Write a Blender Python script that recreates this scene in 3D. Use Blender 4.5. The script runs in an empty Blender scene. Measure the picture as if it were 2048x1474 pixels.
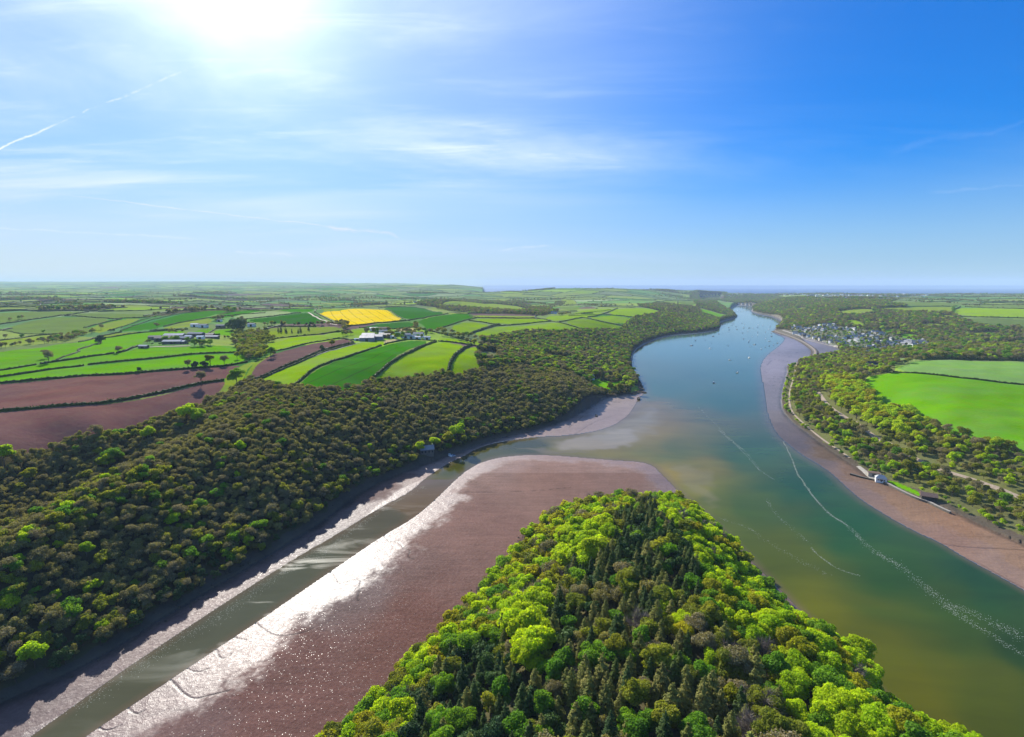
import bpy, math, random
import numpy as np
from mathutils import Vector, Matrix, noise as mnoise
from mathutils.geometry import delaunay_2d_cdt
R = math.radians
random.seed(7); rng = np.random.default_rng(11)
S = bpy.context.scene; COL = S.collection

# ---------------------------------------------------------------- camera, sky, sun, exposure
F = 1024.0; HC = 130.0; PIT = math.atan(167 / 1024.0)
CP, SP = math.cos(PIT), math.sin(PIT)
cam = bpy.data.cameras.new('camera'); co = bpy.data.objects.new('camera', cam); COL.objects.link(co)
co.location = (0, 0, HC); co.rotation_euler = (R(90) - PIT, 0, 0)
cam.sensor_width = 36; cam.lens = 18; cam.clip_start = 1; cam.clip_end = 400000
S.camera = co
SUN = Vector((-540, 1136, 665)).normalized()
EL = math.asin(SUN.z); AZ = math.atan2(SUN.x, SUN.y)
sl = bpy.data.lights.new('sun', 'SUN'); so = bpy.data.objects.new('sun', sl); COL.objects.link(so)
sl.energy = 4.8; sl.angle = R(0.6); sl.color = (1.0, 0.95, 0.86)
so.rotation_euler = SUN.to_track_quat('Z', 'Y').to_euler(); so.location = (0, 0, 400)
S.view_settings.view_transform = 'Standard'; S.view_settings.look = 'None'
S.view_settings.exposure = 0.74; S.view_settings.gamma = 1.0
S.render.engine = 'CYCLES'
cy = S.cycles
cy.use_denoising = True
try: cy.denoiser = 'OPENIMAGEDENOISE'
except Exception: pass
cy.max_bounces = 8; cy.diffuse_bounces = 3; cy.glossy_bounces = 3; cy.transmission_bounces = 4; cy.volume_bounces = 1
cy.transparent_max_bounces = 6; cy.sample_clamp_indirect = 4; cy.caustics_reflective = False; cy.caustics_refractive = False

class NT:
    """small helper to write node trees"""
    def __init__(s, nt): s.nt = nt; nt.nodes.clear()
    def n(s, t, **k):
        nd = s.nt.nodes.new(t)
        ins = k.pop('i', {})
        for a, b in k.items(): setattr(nd, a, b)
        for a, b in ins.items(): s.put(nd.inputs[a], b)
        return nd
    def put(s, sock, v):
        if isinstance(v, bpy.types.Node): v = v.outputs[0]
        if isinstance(v, bpy.types.NodeSocket): s.nt.links.new(v, sock)
        else: sock.default_value = v
    def m(s, op, a, b=0.0, c=0.0, clamp=False):
        nd = s.n('ShaderNodeMath', operation=op, use_clamp=clamp)
        for k, v in enumerate((a, b, c)): s.put(nd.inputs[k], v)
        return nd.outputs[0]
    def vm(s, op, a, b=(0, 0, 0)):
        nd = s.n('ShaderNodeVectorMath', operation=op)
        s.put(nd.inputs[0], a); s.put(nd.inputs[1], b)
        return nd.outputs['Value'] if op in ('DOT_PRODUCT', 'LENGTH') else nd.outputs[0]
    def mix(s, f, a, b, mode='MIX'):
        nd = s.n('ShaderNodeMix', data_type='RGBA', blend_type=mode)
        s.put(nd.inputs[0], f); s.put(nd.inputs[6], a); s.put(nd.inputs[7], b)
        return nd.outputs[2]
    def ramp(s, f, stops, interp='LINEAR'):
        nd = s.n('ShaderNodeValToRGB'); cr = nd.color_ramp; cr.interpolation = interp
        while len(cr.elements) < len(stops): cr.elements.new(0.5)
        for e, (p, c) in zip(cr.elements, stops):
            e.position = p; e.color = c if len(c) == 4 else (*c, 1)
        s.put(nd.inputs[0], f); return nd.outputs[0]
    def mr(s, v, a, b, c=0.0, d=1.0, smooth=False):
        nd = s.n('ShaderNodeMapRange', interpolation_type='SMOOTHSTEP' if smooth else 'LINEAR')
        for k, x in enumerate((v, a, b, c, d)): s.put(nd.inputs[k], x)
        return nd.outputs[0]
    def noise(s, vec, scale, detail=4, rough=0.55, dist=0.0):
        nd = s.n('ShaderNodeTexNoise'); s.put(nd.inputs['Vector'], vec)
        for k, v in (('Scale', scale), ('Detail', detail), ('Roughness', rough), ('Distortion', dist)): s.put(nd.inputs[k], v)
        return nd.outputs[0]

def pixdir(u, v):
    """world direction of a pixel of the 2048 x 1474 frame"""
    a = (u - 1024) / F; b = (v - 737) / F
    return np.array((a, CP - b * SP, -SP - b * CP))

W = bpy.data.worlds.new('World'); S.world = W; W.use_nodes = True
def build_world():
    t = NT(W.node_tree)
    out = t.n('ShaderNodeOutputWorld'); bg = t.n('ShaderNodeBackground')
    sky = t.n('ShaderNodeTexSky', sky_type='NISHITA', sun_disc=False, sun_elevation=EL, sun_rotation=AZ,
              altitude=100.0, air_density=1.0, dust_density=0.05, ozone_density=3.0)
    tc = t.n('ShaderNodeTexCoord'); d = t.vm('NORMALIZE', tc.outputs['Generated'])
    sep = t.n('ShaderNodeSeparateXYZ', i={0: d}); z = sep.outputs[2]
    # deeper blue away from the sun (dry spring air)
    hs = t.n('ShaderNodeHueSaturation', i={'Hue': 0.5, 'Saturation': SKY_SAT, 'Value': 1.0, 'Fac': 1.0, 'Color': sky.outputs[0]})
    c = t.mix(1.0, hs.outputs[0], SKY_TINT, 'MULTIPLY')
    lum = t.vm('DOT_PRODUCT', c, (.25, .45, .30))
    kk = t.m('DIVIDE', 1.0, t.m('ADD', 1.0, t.m('MULTIPLY', lum, 0.10)))
    c = t.mix(1.0, c, t.n('ShaderNodeCombineXYZ', i={0: kk, 1: kk, 2: kk}).outputs[0], 'MULTIPLY')
    # thin cirrus, laid out on a plane high above
    zz = t.m('ADD', t.m('MAXIMUM', z, 0.0), 0.10)
    pl = t.n('ShaderNodeCombineXYZ', i={0: t.m('DIVIDE', sep.outputs[0], zz), 1: t.m('DIVIDE', sep.outputs[1], zz), 2: 0.0})
    mp = t.n('ShaderNodeMapping', i={'Vector': pl.outputs[0], 'Rotation': (0, 0, R(-28)), 'Scale': (0.42, 1.15, 1)})
    n1 = t.noise(mp.outputs[0], 0.75, 8, 0.6, 0.7)
    n2 = t.noise(mp.outputs[0], 0.35, 3, 0.5, 0.3)
    mp3 = t.n('ShaderNodeMapping', i={'Vector': pl.outputs[0], 'Rotation': (0, 0, R(-50)), 'Scale': (1.0, 4.2, 1)})
    n3 = t.noise(mp3.outputs[0], 1.3, 7, 0.65, 0.5)
    cir = t.m('MULTIPLY', t.mr(n1, 0.38, 0.72, 0, 1, True), t.mr(n2, 0.36, 0.62, 0.12, 1, True))
    cir = t.m('ADD', t.m('MULTIPLY', cir, 0.85), t.m('MULTIPLY', t.m('MULTIPLY', t.mr(n3, 0.5, 0.8, 0, 1, True), t.mr(n2, 0.4, 0.65, 0, 1, True)), 0.55))
    # less of it towards the right (east) of the view
    left = t.mr(t.m('SUBTRACT', sep.outputs[0], t.m('MULTIPLY', sep.outputs[1], 0.30)), -0.35, 0.40, 1.0, 0.12, True)
    cir = t.m('MULTIPLY', cir, left)
    veil = t.m('MULTIPLY', t.m('POWER', left, 2.0), 0.34)
    cir = t.m('MULTIPLY', t.m('ADD', cir, veil), t.mr(z, 0.0, 0.10, 0.35, 1.0))
    # sunlight scattered forward by that thin veil
    sd = t.vm('DOT_PRODUCT', d, tuple(SUN))
    ang = t.m('ARCCOSINE', t.m('MINIMUM', sd, 0.99999))
    halo = t.m('MULTIPLY', t.m('EXPONENT', t.m('MULTIPLY', ang, -13.5)), 14.0)
    halo2 = t.m('MULTIPLY', t.m('EXPONENT', t.m('MULTIPLY', ang, -3.2)), 2.6)
    c = t.mix(cir, c, t.mix(t.mr(ang, 0, 1.2), (6.2, 7.1, 8.8, 1), (3.9, 5.6, 8.0, 1)))
    g = t.mix(1.0, t.n('ShaderNodeCombineXYZ', i={0: t.m('ADD', halo, t.m('MULTIPLY', halo2, 0.78)), 1: t.m('ADD', halo, t.m('MULTIPLY', halo2, 0.86)), 2: t.m('ADD', halo, halo2)}).outputs[0], c, 'ADD')
    # condensation trails: great-circle arcs between two directions
    def trail(a, b, w, amp, col=(9, 9.2, 9.6, 1), pw=1.0, brk=0.35):
        nonlocal g
        A = Vector(pixdir(*a)).normalized(); B = Vector(pixdir(*b)).normalized()
        n = A.cross(B).normalized(); L = A.angle(B); T = (n.cross(A)).normalized()
        wob = t.m('MULTIPLY', t.m('SUBTRACT', t.noise(d, 26, 4, 0.6), 0.5), w * 3.5)
        dist = t.m('ABSOLUTE', t.m('ADD', t.vm('DOT_PRODUCT', d, tuple(n)), wob))
        al = t.m('DIVIDE', t.m('ARCTAN2', t.vm('DOT_PRODUCT', d, tuple(T)), t.vm('DOT_PRODUCT', d, tuple(A))), L)
        wid = t.mr(al, 0, 1, w * 0.6, w * pw)
        k = t.m('MULTIPLY', t.mr(dist, 0.0, wid, 1, 0, True), t.m('MULTIPLY', t.mr(al, -0.01, 0.03), t.mr(al, 0.8, 1.0, 1, 0)))
        k = t.m('MULTIPLY', k, t.mr(t.noise(d, 55, 4, 0.7), brk, 0.62, 0.05, 1))
        g = t.mix(t.m('MULTIPLY', k, amp), g, col)
    trail((-30, 310), (120, 245), 0.0028, 0.75, pw=0.6, brk=0.1)
    trail((120, 245), (470, 100), 0.0024, 0.30, pw=1.3, brk=0.45)
    trail((760, 466), (100, 385), 0.0026, 0.75, col=(7.8, 7.8, 8.6, 1), pw=0.4, brk=0.25)
    trail((800, 470), (640, 450), 0.007, 0.45, col=(8.0, 7.6, 7.6, 1), brk=0.3)
    trail((-20, 455), (420, 478), 0.003, 0.35, brk=0.2)
    trail((2070, 240), (1760, 305), 0.009, 0.035, brk=0.2)
    trail((2070, 370), (1850, 385), 0.004, 0.08, brk=0.2)
    trail((1000, 500), (1110, 489), 0.004, 0.4, brk=0.3)
    trail((470, 505), (600, 510), 0.004, 0.5, brk=0.35)
    hz = t.mr(z, -0.02, 0.22, 1, 0, True)
    g = t.mix(t.m('MULTIPLY', hz, 0.75), g, t.mix(t.mr(sep.outputs[0], -0.55, 0.6, 0, 1), (5.3, 5.9, 6.8, 1), (2.5, 4.1, 6.4, 1)))
    t.put(bg.inputs[0], g); bg.inputs[1].default_value = SKY_STR
    t.nt.links.new(bg.outputs[0], out.inputs[0])
SKY_SAT = 1.62; SKY_TINT = (0.82, 1.13, 1.60, 1); SKY_STR = 0.080
build_world()

# ---------------------------------------------------------------- helpers
def tag(o, label=None, cat=None, group=None, kind=None):
    if label: o['label'] = label
    if cat: o['category'] = cat
    if group: o['group'] = group
    if kind: o['kind'] = kind
    return o
def mesh(name, V, Fc, mats=(), mi=None, smooth=False, col=None, attrs=None, cvals=None):
    """mesh from numpy verts (n,3) and faces: (m,4) or (m,3) array, or list of tuples"""
    me = bpy.data.meshes.new(name)
    V = np.asarray(V, np.float32)
    if isinstance(Fc, np.ndarray):
        k = Fc.shape[1]; nf = len(Fc)
        me.vertices.add(len(V)); me.vertices.foreach_set('co', V.ravel())
        me.loops.add(nf * k); me.loops.foreach_set('vertex_index', Fc.astype(np.int32).ravel())
        me.polygons.add(nf); me.polygons.foreach_set('loop_start', np.arange(0, nf * k, k, dtype=np.int32))
        me.polygons.foreach_set('loop_total', np.full(nf, k, np.int32))
    else:
        me.from_pydata([tuple(map(float, p)) for p in V], [], [tuple(map(int, f)) for f in Fc])
    for m in mats: me.materials.append(m)
    if mi is not None: me.polygons.foreach_set('material_index', np.asarray(mi, np.int32))
    me.polygons.foreach_set('use_smooth', np.full(len(me.polygons), smooth, dtype=bool))
    for nm, arr in (attrs or {}).items():
        arr = np.asarray(arr, np.float32)
        if arr.ndim == 1:
            a = me.attributes.new(nm, 'FLOAT', 'POINT'); a.data.foreach_set('value', arr)
        else:
            a = me.attributes.new(nm, 'FLOAT_COLOR', 'POINT')
            c4 = np.ones((len(arr), 4), np.float32); c4[:, :3] = arr; a.data.foreach_set('color', c4.ravel())
    me.update(calc_edges=True); me.validate(verbose=False)
    return me
def obj(name, me, parent=None, loc=None, rz=0.0):
    o = bpy.data.objects.new(name, me); COL.objects.link(o)
    if parent is not None: o.parent = parent
    if loc is not None: o.location = loc
    if rz: o.rotation_euler = (0, 0, rz)
    return o
def empty(name, loc, rz=0.0, label=None, cat=None, group=None):
    o = obj(name, None, None, loc, rz); o.empty_display_size = 1
    return tag(o, label, cat, group)

# pixel geometry ------------------------------------------------
def unp(u, v, h=0.0):
    d = pixdir(u, v); k = (h - HC) / d[2]
    return np.array((d[0] * k, d[1] * k))
def unpl(pts, h=0.0): return np.array([unp(u, v, h) for u, v in pts])
def Z1(*p): return [(p[i] * .2539, 540 + p[i + 1] * .2539) for i in range(0, len(p), 2)]
def Z2(*p): return [(480 + p[i] * .2539, 540 + p[i + 1] * .2539) for i in range(0, len(p), 2)]
def Z3(*p): return [(960 + p[i] * .2539, 540 + p[i + 1] * .2539) for i in range(0, len(p), 2)]
def Z4(*p): return [(1440 + p[i] * .2985, 540 + p[i + 1] * .2985) for i in range(0, len(p), 2)]
def PX(*p): return [(p[i], p[i + 1]) for i in range(0, len(p), 2)]
def proj(P):
    P = np.atleast_2d(P).astype(float); x, y, z = P[:, 0], P[:, 1], P[:, 2] - HC
    dep = y * CP - z * SP; up = y * SP + z * CP
    return 1024 + F * x / dep, 737 - F * up / dep, dep

def inpoly(X, Y, poly):
    poly = np.asarray(poly); x0, y0 = poly.min(0); x1, y1 = poly.max(0)
    res = np.zeros(X.shape, bool)
    bb = np.nonzero((X >= x0) & (X <= x1) & (Y >= y0) & (Y <= y1))
    x = X[bb]; y = Y[bb]; c = np.zeros(len(x), bool)
    for (ax, ay), (bx, by) in zip(poly, np.roll(poly, -1, 0)):
        if ay == by: continue
        k = ((ay > y) != (by > y)) & (x < (bx - ax) * (y - ay) / (by - ay) + ax)
        c ^= k
    res[bb] = c
    return res
def segdist(x, y, poly, closed=True):
    poly = np.asarray(poly); d = np.full(len(x), 1e9, np.float32)
    a = poly if closed else poly[:-1]; b = np.roll(poly, -1, 0) if closed else poly[1:]
    for p, q in zip(a, b):
        e = q - p; L = e @ e + 1e-9
        t = np.clip(((x - p[0]) * e[0] + (y - p[1]) * e[1]) / L, 0, 1)
        d = np.minimum(d, (x - p[0] - t * e[0]) ** 2 + (y - p[1] - t * e[1]) ** 2)
    return np.sqrt(d)
def smooth(x): x = np.clip(x, 0, 1); return x * x * (3 - 2 * x)
def smooth_line(P, n=3, closed=False):
    """Chaikin corner cutting"""
    P = np.asarray(P, float)
    for _ in range(n):
        A = P if closed else P[:-1]; B = np.roll(P, -1, 0) if closed else P[1:]
        Q = np.empty((2 * len(A), P.shape[1])); Q[0::2] = .75 * A + .25 * B; Q[1::2] = .25 * A + .75 * B
        P = Q if closed else np.vstack([P[:1], Q, P[-1:]])
    return P
_ph = rng.uniform(0, 6.28, (10, 2)); _dr = rng.uniform(0, 6.28, 10)
def wav(x, y, L, seed=0):
    """cheap smooth undulation in -1..1"""
    r = 0
    for k in range(5):
        a = _dr[(k + seed) % 10]; f = (1.0, 1.37, 1.9, 2.6, 3.3)[k] * 6.283 / L
        r = r + np.sin((x * math.cos(a) + y * math.sin(a)) * f + _ph[(k + seed) % 10, 0] + 1.5 * np.sin((x * math.sin(a) - y * math.cos(a)) * f * .6 + _ph[(k + seed) % 10, 1])) / (1 + k * .5)
    return r / 2.6

# ---------------------------------------------------------------- shore lines, traced at water level
WATER_PX = PX(-60,1560, 60,1474, 150,1410, 240,1345, 330,1285, 420,1225, 520,1160, 600,1110, 680,1065, 760,1015, 820,985, 850,957, 885,934, 905,922, 925,914, 945,902, 965,893, 1000,884, 1050,877, 1087,873, 1130,872, 1200,862, 1245,842, 1265,820, 1275,800,
  1290,785, 1287,775, 1280,760, 1270,748, 1264,735, 1266,702, 1300,683, 1340,671, 1400,667, 1436,661, 1441,652, 1437,646, 1470,637, 1475,632, 1468,627, 1460,621, 1466,614, 1478,611, 1513,614, 1500,621, 1502,625, 1515,630, 1538,633, 1556,640, 1562,645, 1556,652, 1547,660, 1547,667, 1560,672,
  1571,678, 1559,692, 1538,707, 1524,722, 1519,743, 1526,767, 1529,794, 1531,809, 1535,827, 1544,853, 1556,871, 1568,883, 1607,913, 1649,937, 1666,950, 1716,997, 1771,1031, 1821,1060, 1883,1087, 1925,1114, 1987,1147, 2048,1181, 2150,1240, 2500,1440, 2700,1600,
  2000,1600, 1960,1560, 1860,1474, 1810,1430, 1750,1370, 1690,1310, 1640,1260, 1590,1210, 1545,1165, 1510,1130, 1480,1100, 1440,1060, 1400,1022, 1385,1010, 1372,1000, 1350,975, 1325,950, 1300,925, 1220,920, 1160,915, 1100,910, 1040,910, 980,918, 940,935, 905,965, 870,1000, 830,1035, 760,1075, 680,1130, 600,1185, 520,1240, 430,1300, 340,1360, 250,1420, 170,1474, 50,1560)
LEFT_PX = PX(-300,1620, -160,1520, 0,1410, 60,1385, 150,1345, 230,1300, 300,1255, 400,1195, 500,1135, 600,1075, 660,1035, 700,1003, 760,965, 830,938, 870,922, 900,910, 925,903, 960,890, 1020,873, 1080,860, 1130,843, 1170,820, 1200,800, 1240,792, 1262,790, 1285,787,
  1285,775, 1278,760, 1268,748, 1262,735, 1262,702, 1300,680, 1340,669, 1400,665, 1438,659, 1441,652, 1436,644, 1470,636, 1475,632, 1467,626, 1458,621, 1464,613, 1476,609.5)
RIGHT_PX = PX(1516,613, 1503,621, 1505,624, 1517,628, 1540,631, 1560,638, 1566,645, 1558,653, 1549,660, 1550,664, 1572,672, 1600,684, 1619,697, 1627,708, 1615,718, 1595,725, 1571,735, 1577,743, 1565,779, 1562,809, 1568,827, 1589,850, 1619,871, 1649,895, 1679,916, 1703,930, 1738,957, 1775,969, 1841,997, 1858,1006, 1925,1035, 1983,1064, 2048,1093, 2150,1140, 2500,1300, 2900,1480)
HEAD_L = PX(620,1560, 700,1480, 762,1412, 815,1358, 868,1300, 920,1252, 955,1205, 1000,1155, 1030,1115, 1052,1080, 1082,1056, 1118,1038, 1156,1024, 1200,1014, 1260,1009, 1330,1009)
HEAD_R = PX(1368,1012, 1396,1036, 1434,1078, 1470,1120, 1500,1154, 1532,1190, 1575,1240, 1622,1292, 1672,1346, 1730,1408, 1790,1470, 1830,1510, 1920,1600)
WATER = smooth_line(unpl(WATER_PX), 2, True)
HEAD = np.vstack([smooth_line(unpl(HEAD_L + HEAD_R), 2), [(190, 60), (230, -40), (-170, -40), (-110, 60)]])
WET = np.vstack([smooth_line(unpl(LEFT_PX), 2), smooth_line(unpl(RIGHT_PX), 2), [(700, 60), (700, -60), (-400, -60), (-230, 60)]])
HARB = unpl(PX(1600,677, 1612,678, 1630,682, 1650,687, 1676,697, 1680,706, 1668,713, 1640,716, 1632,713, 1629,704, 1620,693))
SPIT = unpl(PX(1395,595.5, 1445,595.5, 1438,600, 1402,601.5))   # glimpse of the lower estuary

# ---------------------------------------------------------------- terrain heights: control points (u, v, height)
CPX = [(-300,1215,25),(0,1085,28),(90,1035,30),(180,990,32),(255,948,34),(330,910,36),(420,860,39),(500,800,42),(560,788,45),(600,785,45),(740,768,40),(850,757,37),(960,753,33),(1040,748,28),(1130,768,22),(1190,785,11),
 (830,850,19),(850,900,7),(700,830,31),(700,920,15),(400,1000,20),(200,1150,13),(550,950,22),(950,820,17),(1080,800,16),
 (-300,960,36),(0,905,36),(200,870,36),(330,838,36),(420,812,39),(470,780,43),
 (-300,800,46),(0,800,45),(250,780,47),(400,760,49),(-300,740,50),(0,740,50),(200,740,50),(450,735,51),(0,700,53),(200,700,54),(400,690,56),(480,700,52),(520,690,52),(520,665,54),(0,670,50),(200,672,51),(350,660,58),(-300,670,50),
 (0,640,60),(200,640,60),(350,640,64),(0,620,70),(200,620,70),(-300,620,70),(0,605,66),(200,600,72),(450,622,70),(300,590,66),(0,590,70),(0,580,85),(200,580,80),(400,580,75),(400,592,58),
 (560,730,53),(650,720,54),(700,740,50),(800,720,50),(600,690,56),(700,700,54),(560,650,60),(700,650,66),(650,625,70),(720,617,72),(800,625,68),(740,675,56),(800,675,54),(850,672,52),(900,700,50),(940,720,44),(870,740,44),(850,640,60),(900,625,60),(950,650,50),(1000,660,45),(1000,640,50),(1060,650,42),(1180,640,45),(1120,652,42),(1220,620,48),(1130,628,46),
 (1000,690,36),(1050,700,30),(1100,690,25),(1150,720,20),(1000,712,38),(1060,720,30),(1200,700,12),(1200,735,8),(1240,770,4),(1250,720,5),(1180,755,9),(1250,690,8),(1230,660,22),(1270,650,24),(1330,650,18),(1380,640,18),(1400,650,9),(1430,655,2),
 (920,602,60),(1000,612,40),(850,607,56),(780,605,45),(600,606,42),(600,592,58),(700,590,62),(700,580,80),(1100,602,40),(1100,590,58),(1060,582,80),(1120,576,104),(1220,577,98),(1300,578,92),(1380,581,75),(1440,584,55),(1300,592,45),(1200,608,42),(1300,607,38),(1380,606,36),(1340,625,32),(1420,612,24),(1450,625,8),(1440,632,10),(1390,625,22),(1420,604,10),(1400,600,3),
 (1450,603,18),(1500,600,38),(1480,607,8),(1560,598,50),(1520,608,28),(1510,615,3),(1530,622,12),(1560,628,14),(1600,630,25),(1650,612,50),(1650,650,22),(1600,655,12),(1570,655,4),(1640,672,8),(1700,670,14),(1700,690,5),(1750,690,8),(1680,710,3),(1650,725,5),(1820,690,12),(1760,705,9),(1800,655,25),(1720,650,25),(1900,640,40),(2048,630,50),(2400,630,50),(2048,612,55),(1750,610,55),(1800,622,46),(1750,597,50),(2048,594,58),(1500,588,40),(1600,589,45),(1750,589,45),(2048,588,55),(2400,588,60),
 (2048,660,30),(1900,665,24),(2048,690,22),(1900,700,20),(2400,690,24),(1900,716,30),(2048,718,32),(2400,720,34),(1760,730,29),(1740,770,25),(2048,800,27),(2400,850,30),(1850,850,20),(1950,918,15),(2048,925,17),(2400,1040,18),(2048,985,10),(1900,950,8),(1800,890,9),(1700,820,12),(1640,780,14),(1600,745,7),(1700,745,19),(1620,760,9),(1660,870,4),(1760,940,3),(1900,1010,3),(2048,1070,4),(2300,1120,8)]
CW = [(u_x, y, h) for u_x, y, h in [(30,130,31),(60,180,29),(68,215,23),(70,240,16),(60,262,8),(90,262,7),(102,230,9),(116,190,9),(112,150,15),(20,200,10),(0,180,8),(-15,150,12),(30,90,36),(30,50,40),(20,0,44),(-35,100,18),(105,100,22),(-50,60,20),(120,50,22),(-60,0,28),(140,0,28),(0,115,24),(70,110,31),(90,140,24)]]
for t_ in (-1.5, -1.0, -.75, -.5): CW += [(t_*7000, 7000, 80 - 15*t_), (t_*13000, 13000, 205), (t_*19000, 19000, 215)]
for t_ in (-.34, -.2): CW += [(t_*9000, 9000, 117), (t_*13000, 13000, 165), (t_*19000, 19000, 160)]
CW += [(-0.16*7000, 7000, 126), (-0.10*7000, 7000, 126), (-.065*7000, 6900, 100), (-.30*7500, 7500, 110)]
for t_ in (0., .2, .4, .7, 1., 1.5): CW += [(t_*6000, 5900, 30), (t_*9000, 9000, 0), (t_*19000, 19000, 0)]
# valley behind the wooded ridge, and behind the crest of the rape field
for t_, y, h in [(-1.05,225,7),(-.93,262,9),(-.80,300,13),(-.66,335,22),(-.3,1600,48),(-.4,1650,52),(-.12,1750,44),(-.06,2600,34),(.05,2300,28),(.08,3300,38)]: CW.append((t_*y, y, h))
ctrl = [(*unp(u, v, h), h) for u, v, h in CPX] + CW
for pl in (LEFT_PX[::2], RIGHT_PX[::2], HEAD_L[::2], HEAD_R[::2]):
    for q in unpl(pl): ctrl.append((q[0], q[1], 0.8))
ctrl = np.array(ctrl)
def wrp(x, y):
    y = np.maximum(y, -60) + 110.0
    return np.stack([x / y * 1.5, np.log(y)], -1)
def _kern(r2): return 0.5 * r2 * np.log(r2 + 1e-12)
def fit():
    Q = wrp(ctrl[:, 0], ctrl[:, 1]); n = len(Q)
    r2 = ((Q[:, None] - Q[None]) ** 2).sum(-1)
    A = np.zeros((n + 3, n + 3)); A[:n, :n] = _kern(r2) + np.eye(n) * 2e-3
    A[:n, n] = A[n, :n] = 1; A[:n, n + 1:] = Q; A[n + 1:, :n] = Q.T
    b = np.zeros(n + 3); b[:n] = ctrl[:, 2]
    return Q, np.linalg.solve(A, b)
_Q, _w = fit()
def rbf(x, y):
    P = wrp(x, y); out = np.empty(len(P))
    for s in range(0, len(P), 40000):
        p = P[s:s + 40000]
        r2 = ((p[:, None, 0] - _Q[None, :, 0]) ** 2 + (p[:, None, 1] - _Q[None, :, 1]) ** 2)
        out[s:s + 40000] = _kern(r2) @ _w[:-3] + _w[-3] + p @ _w[-2:]
    return out

# grid in (bearing, distance) that covers the view and a good way to either side
NT_, NR = 1500, 860
TM, YO = 1.42, 60.0
TT = np.linspace(-TM, TM, NT_)
def rings():
    y = 20.0; ys = [y]
    while y < 20500:
        step = max(0.25, min(y * y / (HC * 512) * 0.75, y * 0.0095)); y += step; ys.append(y)
    return np.array(ys)
YY = rings(); NR = len(YY)
GX = (TT[None, :] * (YY[:, None] + YO)); GY = np.repeat(YY[:, None], NT_, 1)
fx, fy = GX.ravel(), GY.ravel()
coarse_t = TT[::4]; coarse_y = YY[::3]
# heights are smooth, so solve on a coarser grid and interpolate
CX = (coarse_t[None, :] * (coarse_y[:, None] + YO)); CY = np.repeat(coarse_y[:, None], len(coarse_t), 1)
CZ = rbf(CX.ravel(), CY.ravel()).reshape(CX.shape)
tmp = np.stack([np.interp(TT, coarse_t, r) for r in CZ])
GZ = np.stack([np.interp(np.log(YY), np.log(coarse_y), tmp[:, j]) for j in range(NT_)], 1)
z = GZ.ravel()
z += wav(fx, fy, 900, 2) * np.clip((fy - 500) / 2500, 0, 1) * (5 + 9 * smooth((-fx / fy - .0) / .2) * smooth((fy - 2000) / 1500)) + wav(fx, fy, 90, 4) * 0.8
# coast: sea beyond about 5.9 km, except on the left
coast = 5900 + 350 * np.sin(TT * 9) + 250 * np.sin(TT * 23 + 1)
coast = np.where(TT < -0.055, 1e9, coast)[None, :].repeat(NR, 0).ravel()
far_hill = (fy > coast)
wet = inpoly(fx, fy, WET) & ~inpoly(fx, fy, HEAD)
water = inpoly(fx, fy, WATER) | inpoly(fx, fy, SPIT)
harb = inpoly(fx, fy, HARB)
mud = (wet & ~water) | harb
near = (fy < 3000)
dW = np.full(len(fx), 1e3, np.float32); idx = np.nonzero((wet | mud) & near)[0]
dW[idx] = segdist(fx[idx], fy[idx], WATER)
dL = np.full(len(fx), 1e3, np.float32)
idn = np.nonzero(near & (fy < 1600) & ((np.abs(z) < 40) | wet))[0]
dL[idn] = np.minimum(np.minimum(segdist(fx[idn], fy[idn], WET[:-4], False), segdist(fx[idn], fy[idn], HEAD[:-4], False)), segdist(fx[idn], fy[idn], HARB))
land = ~(wet | water | mud | far_hill)
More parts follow.
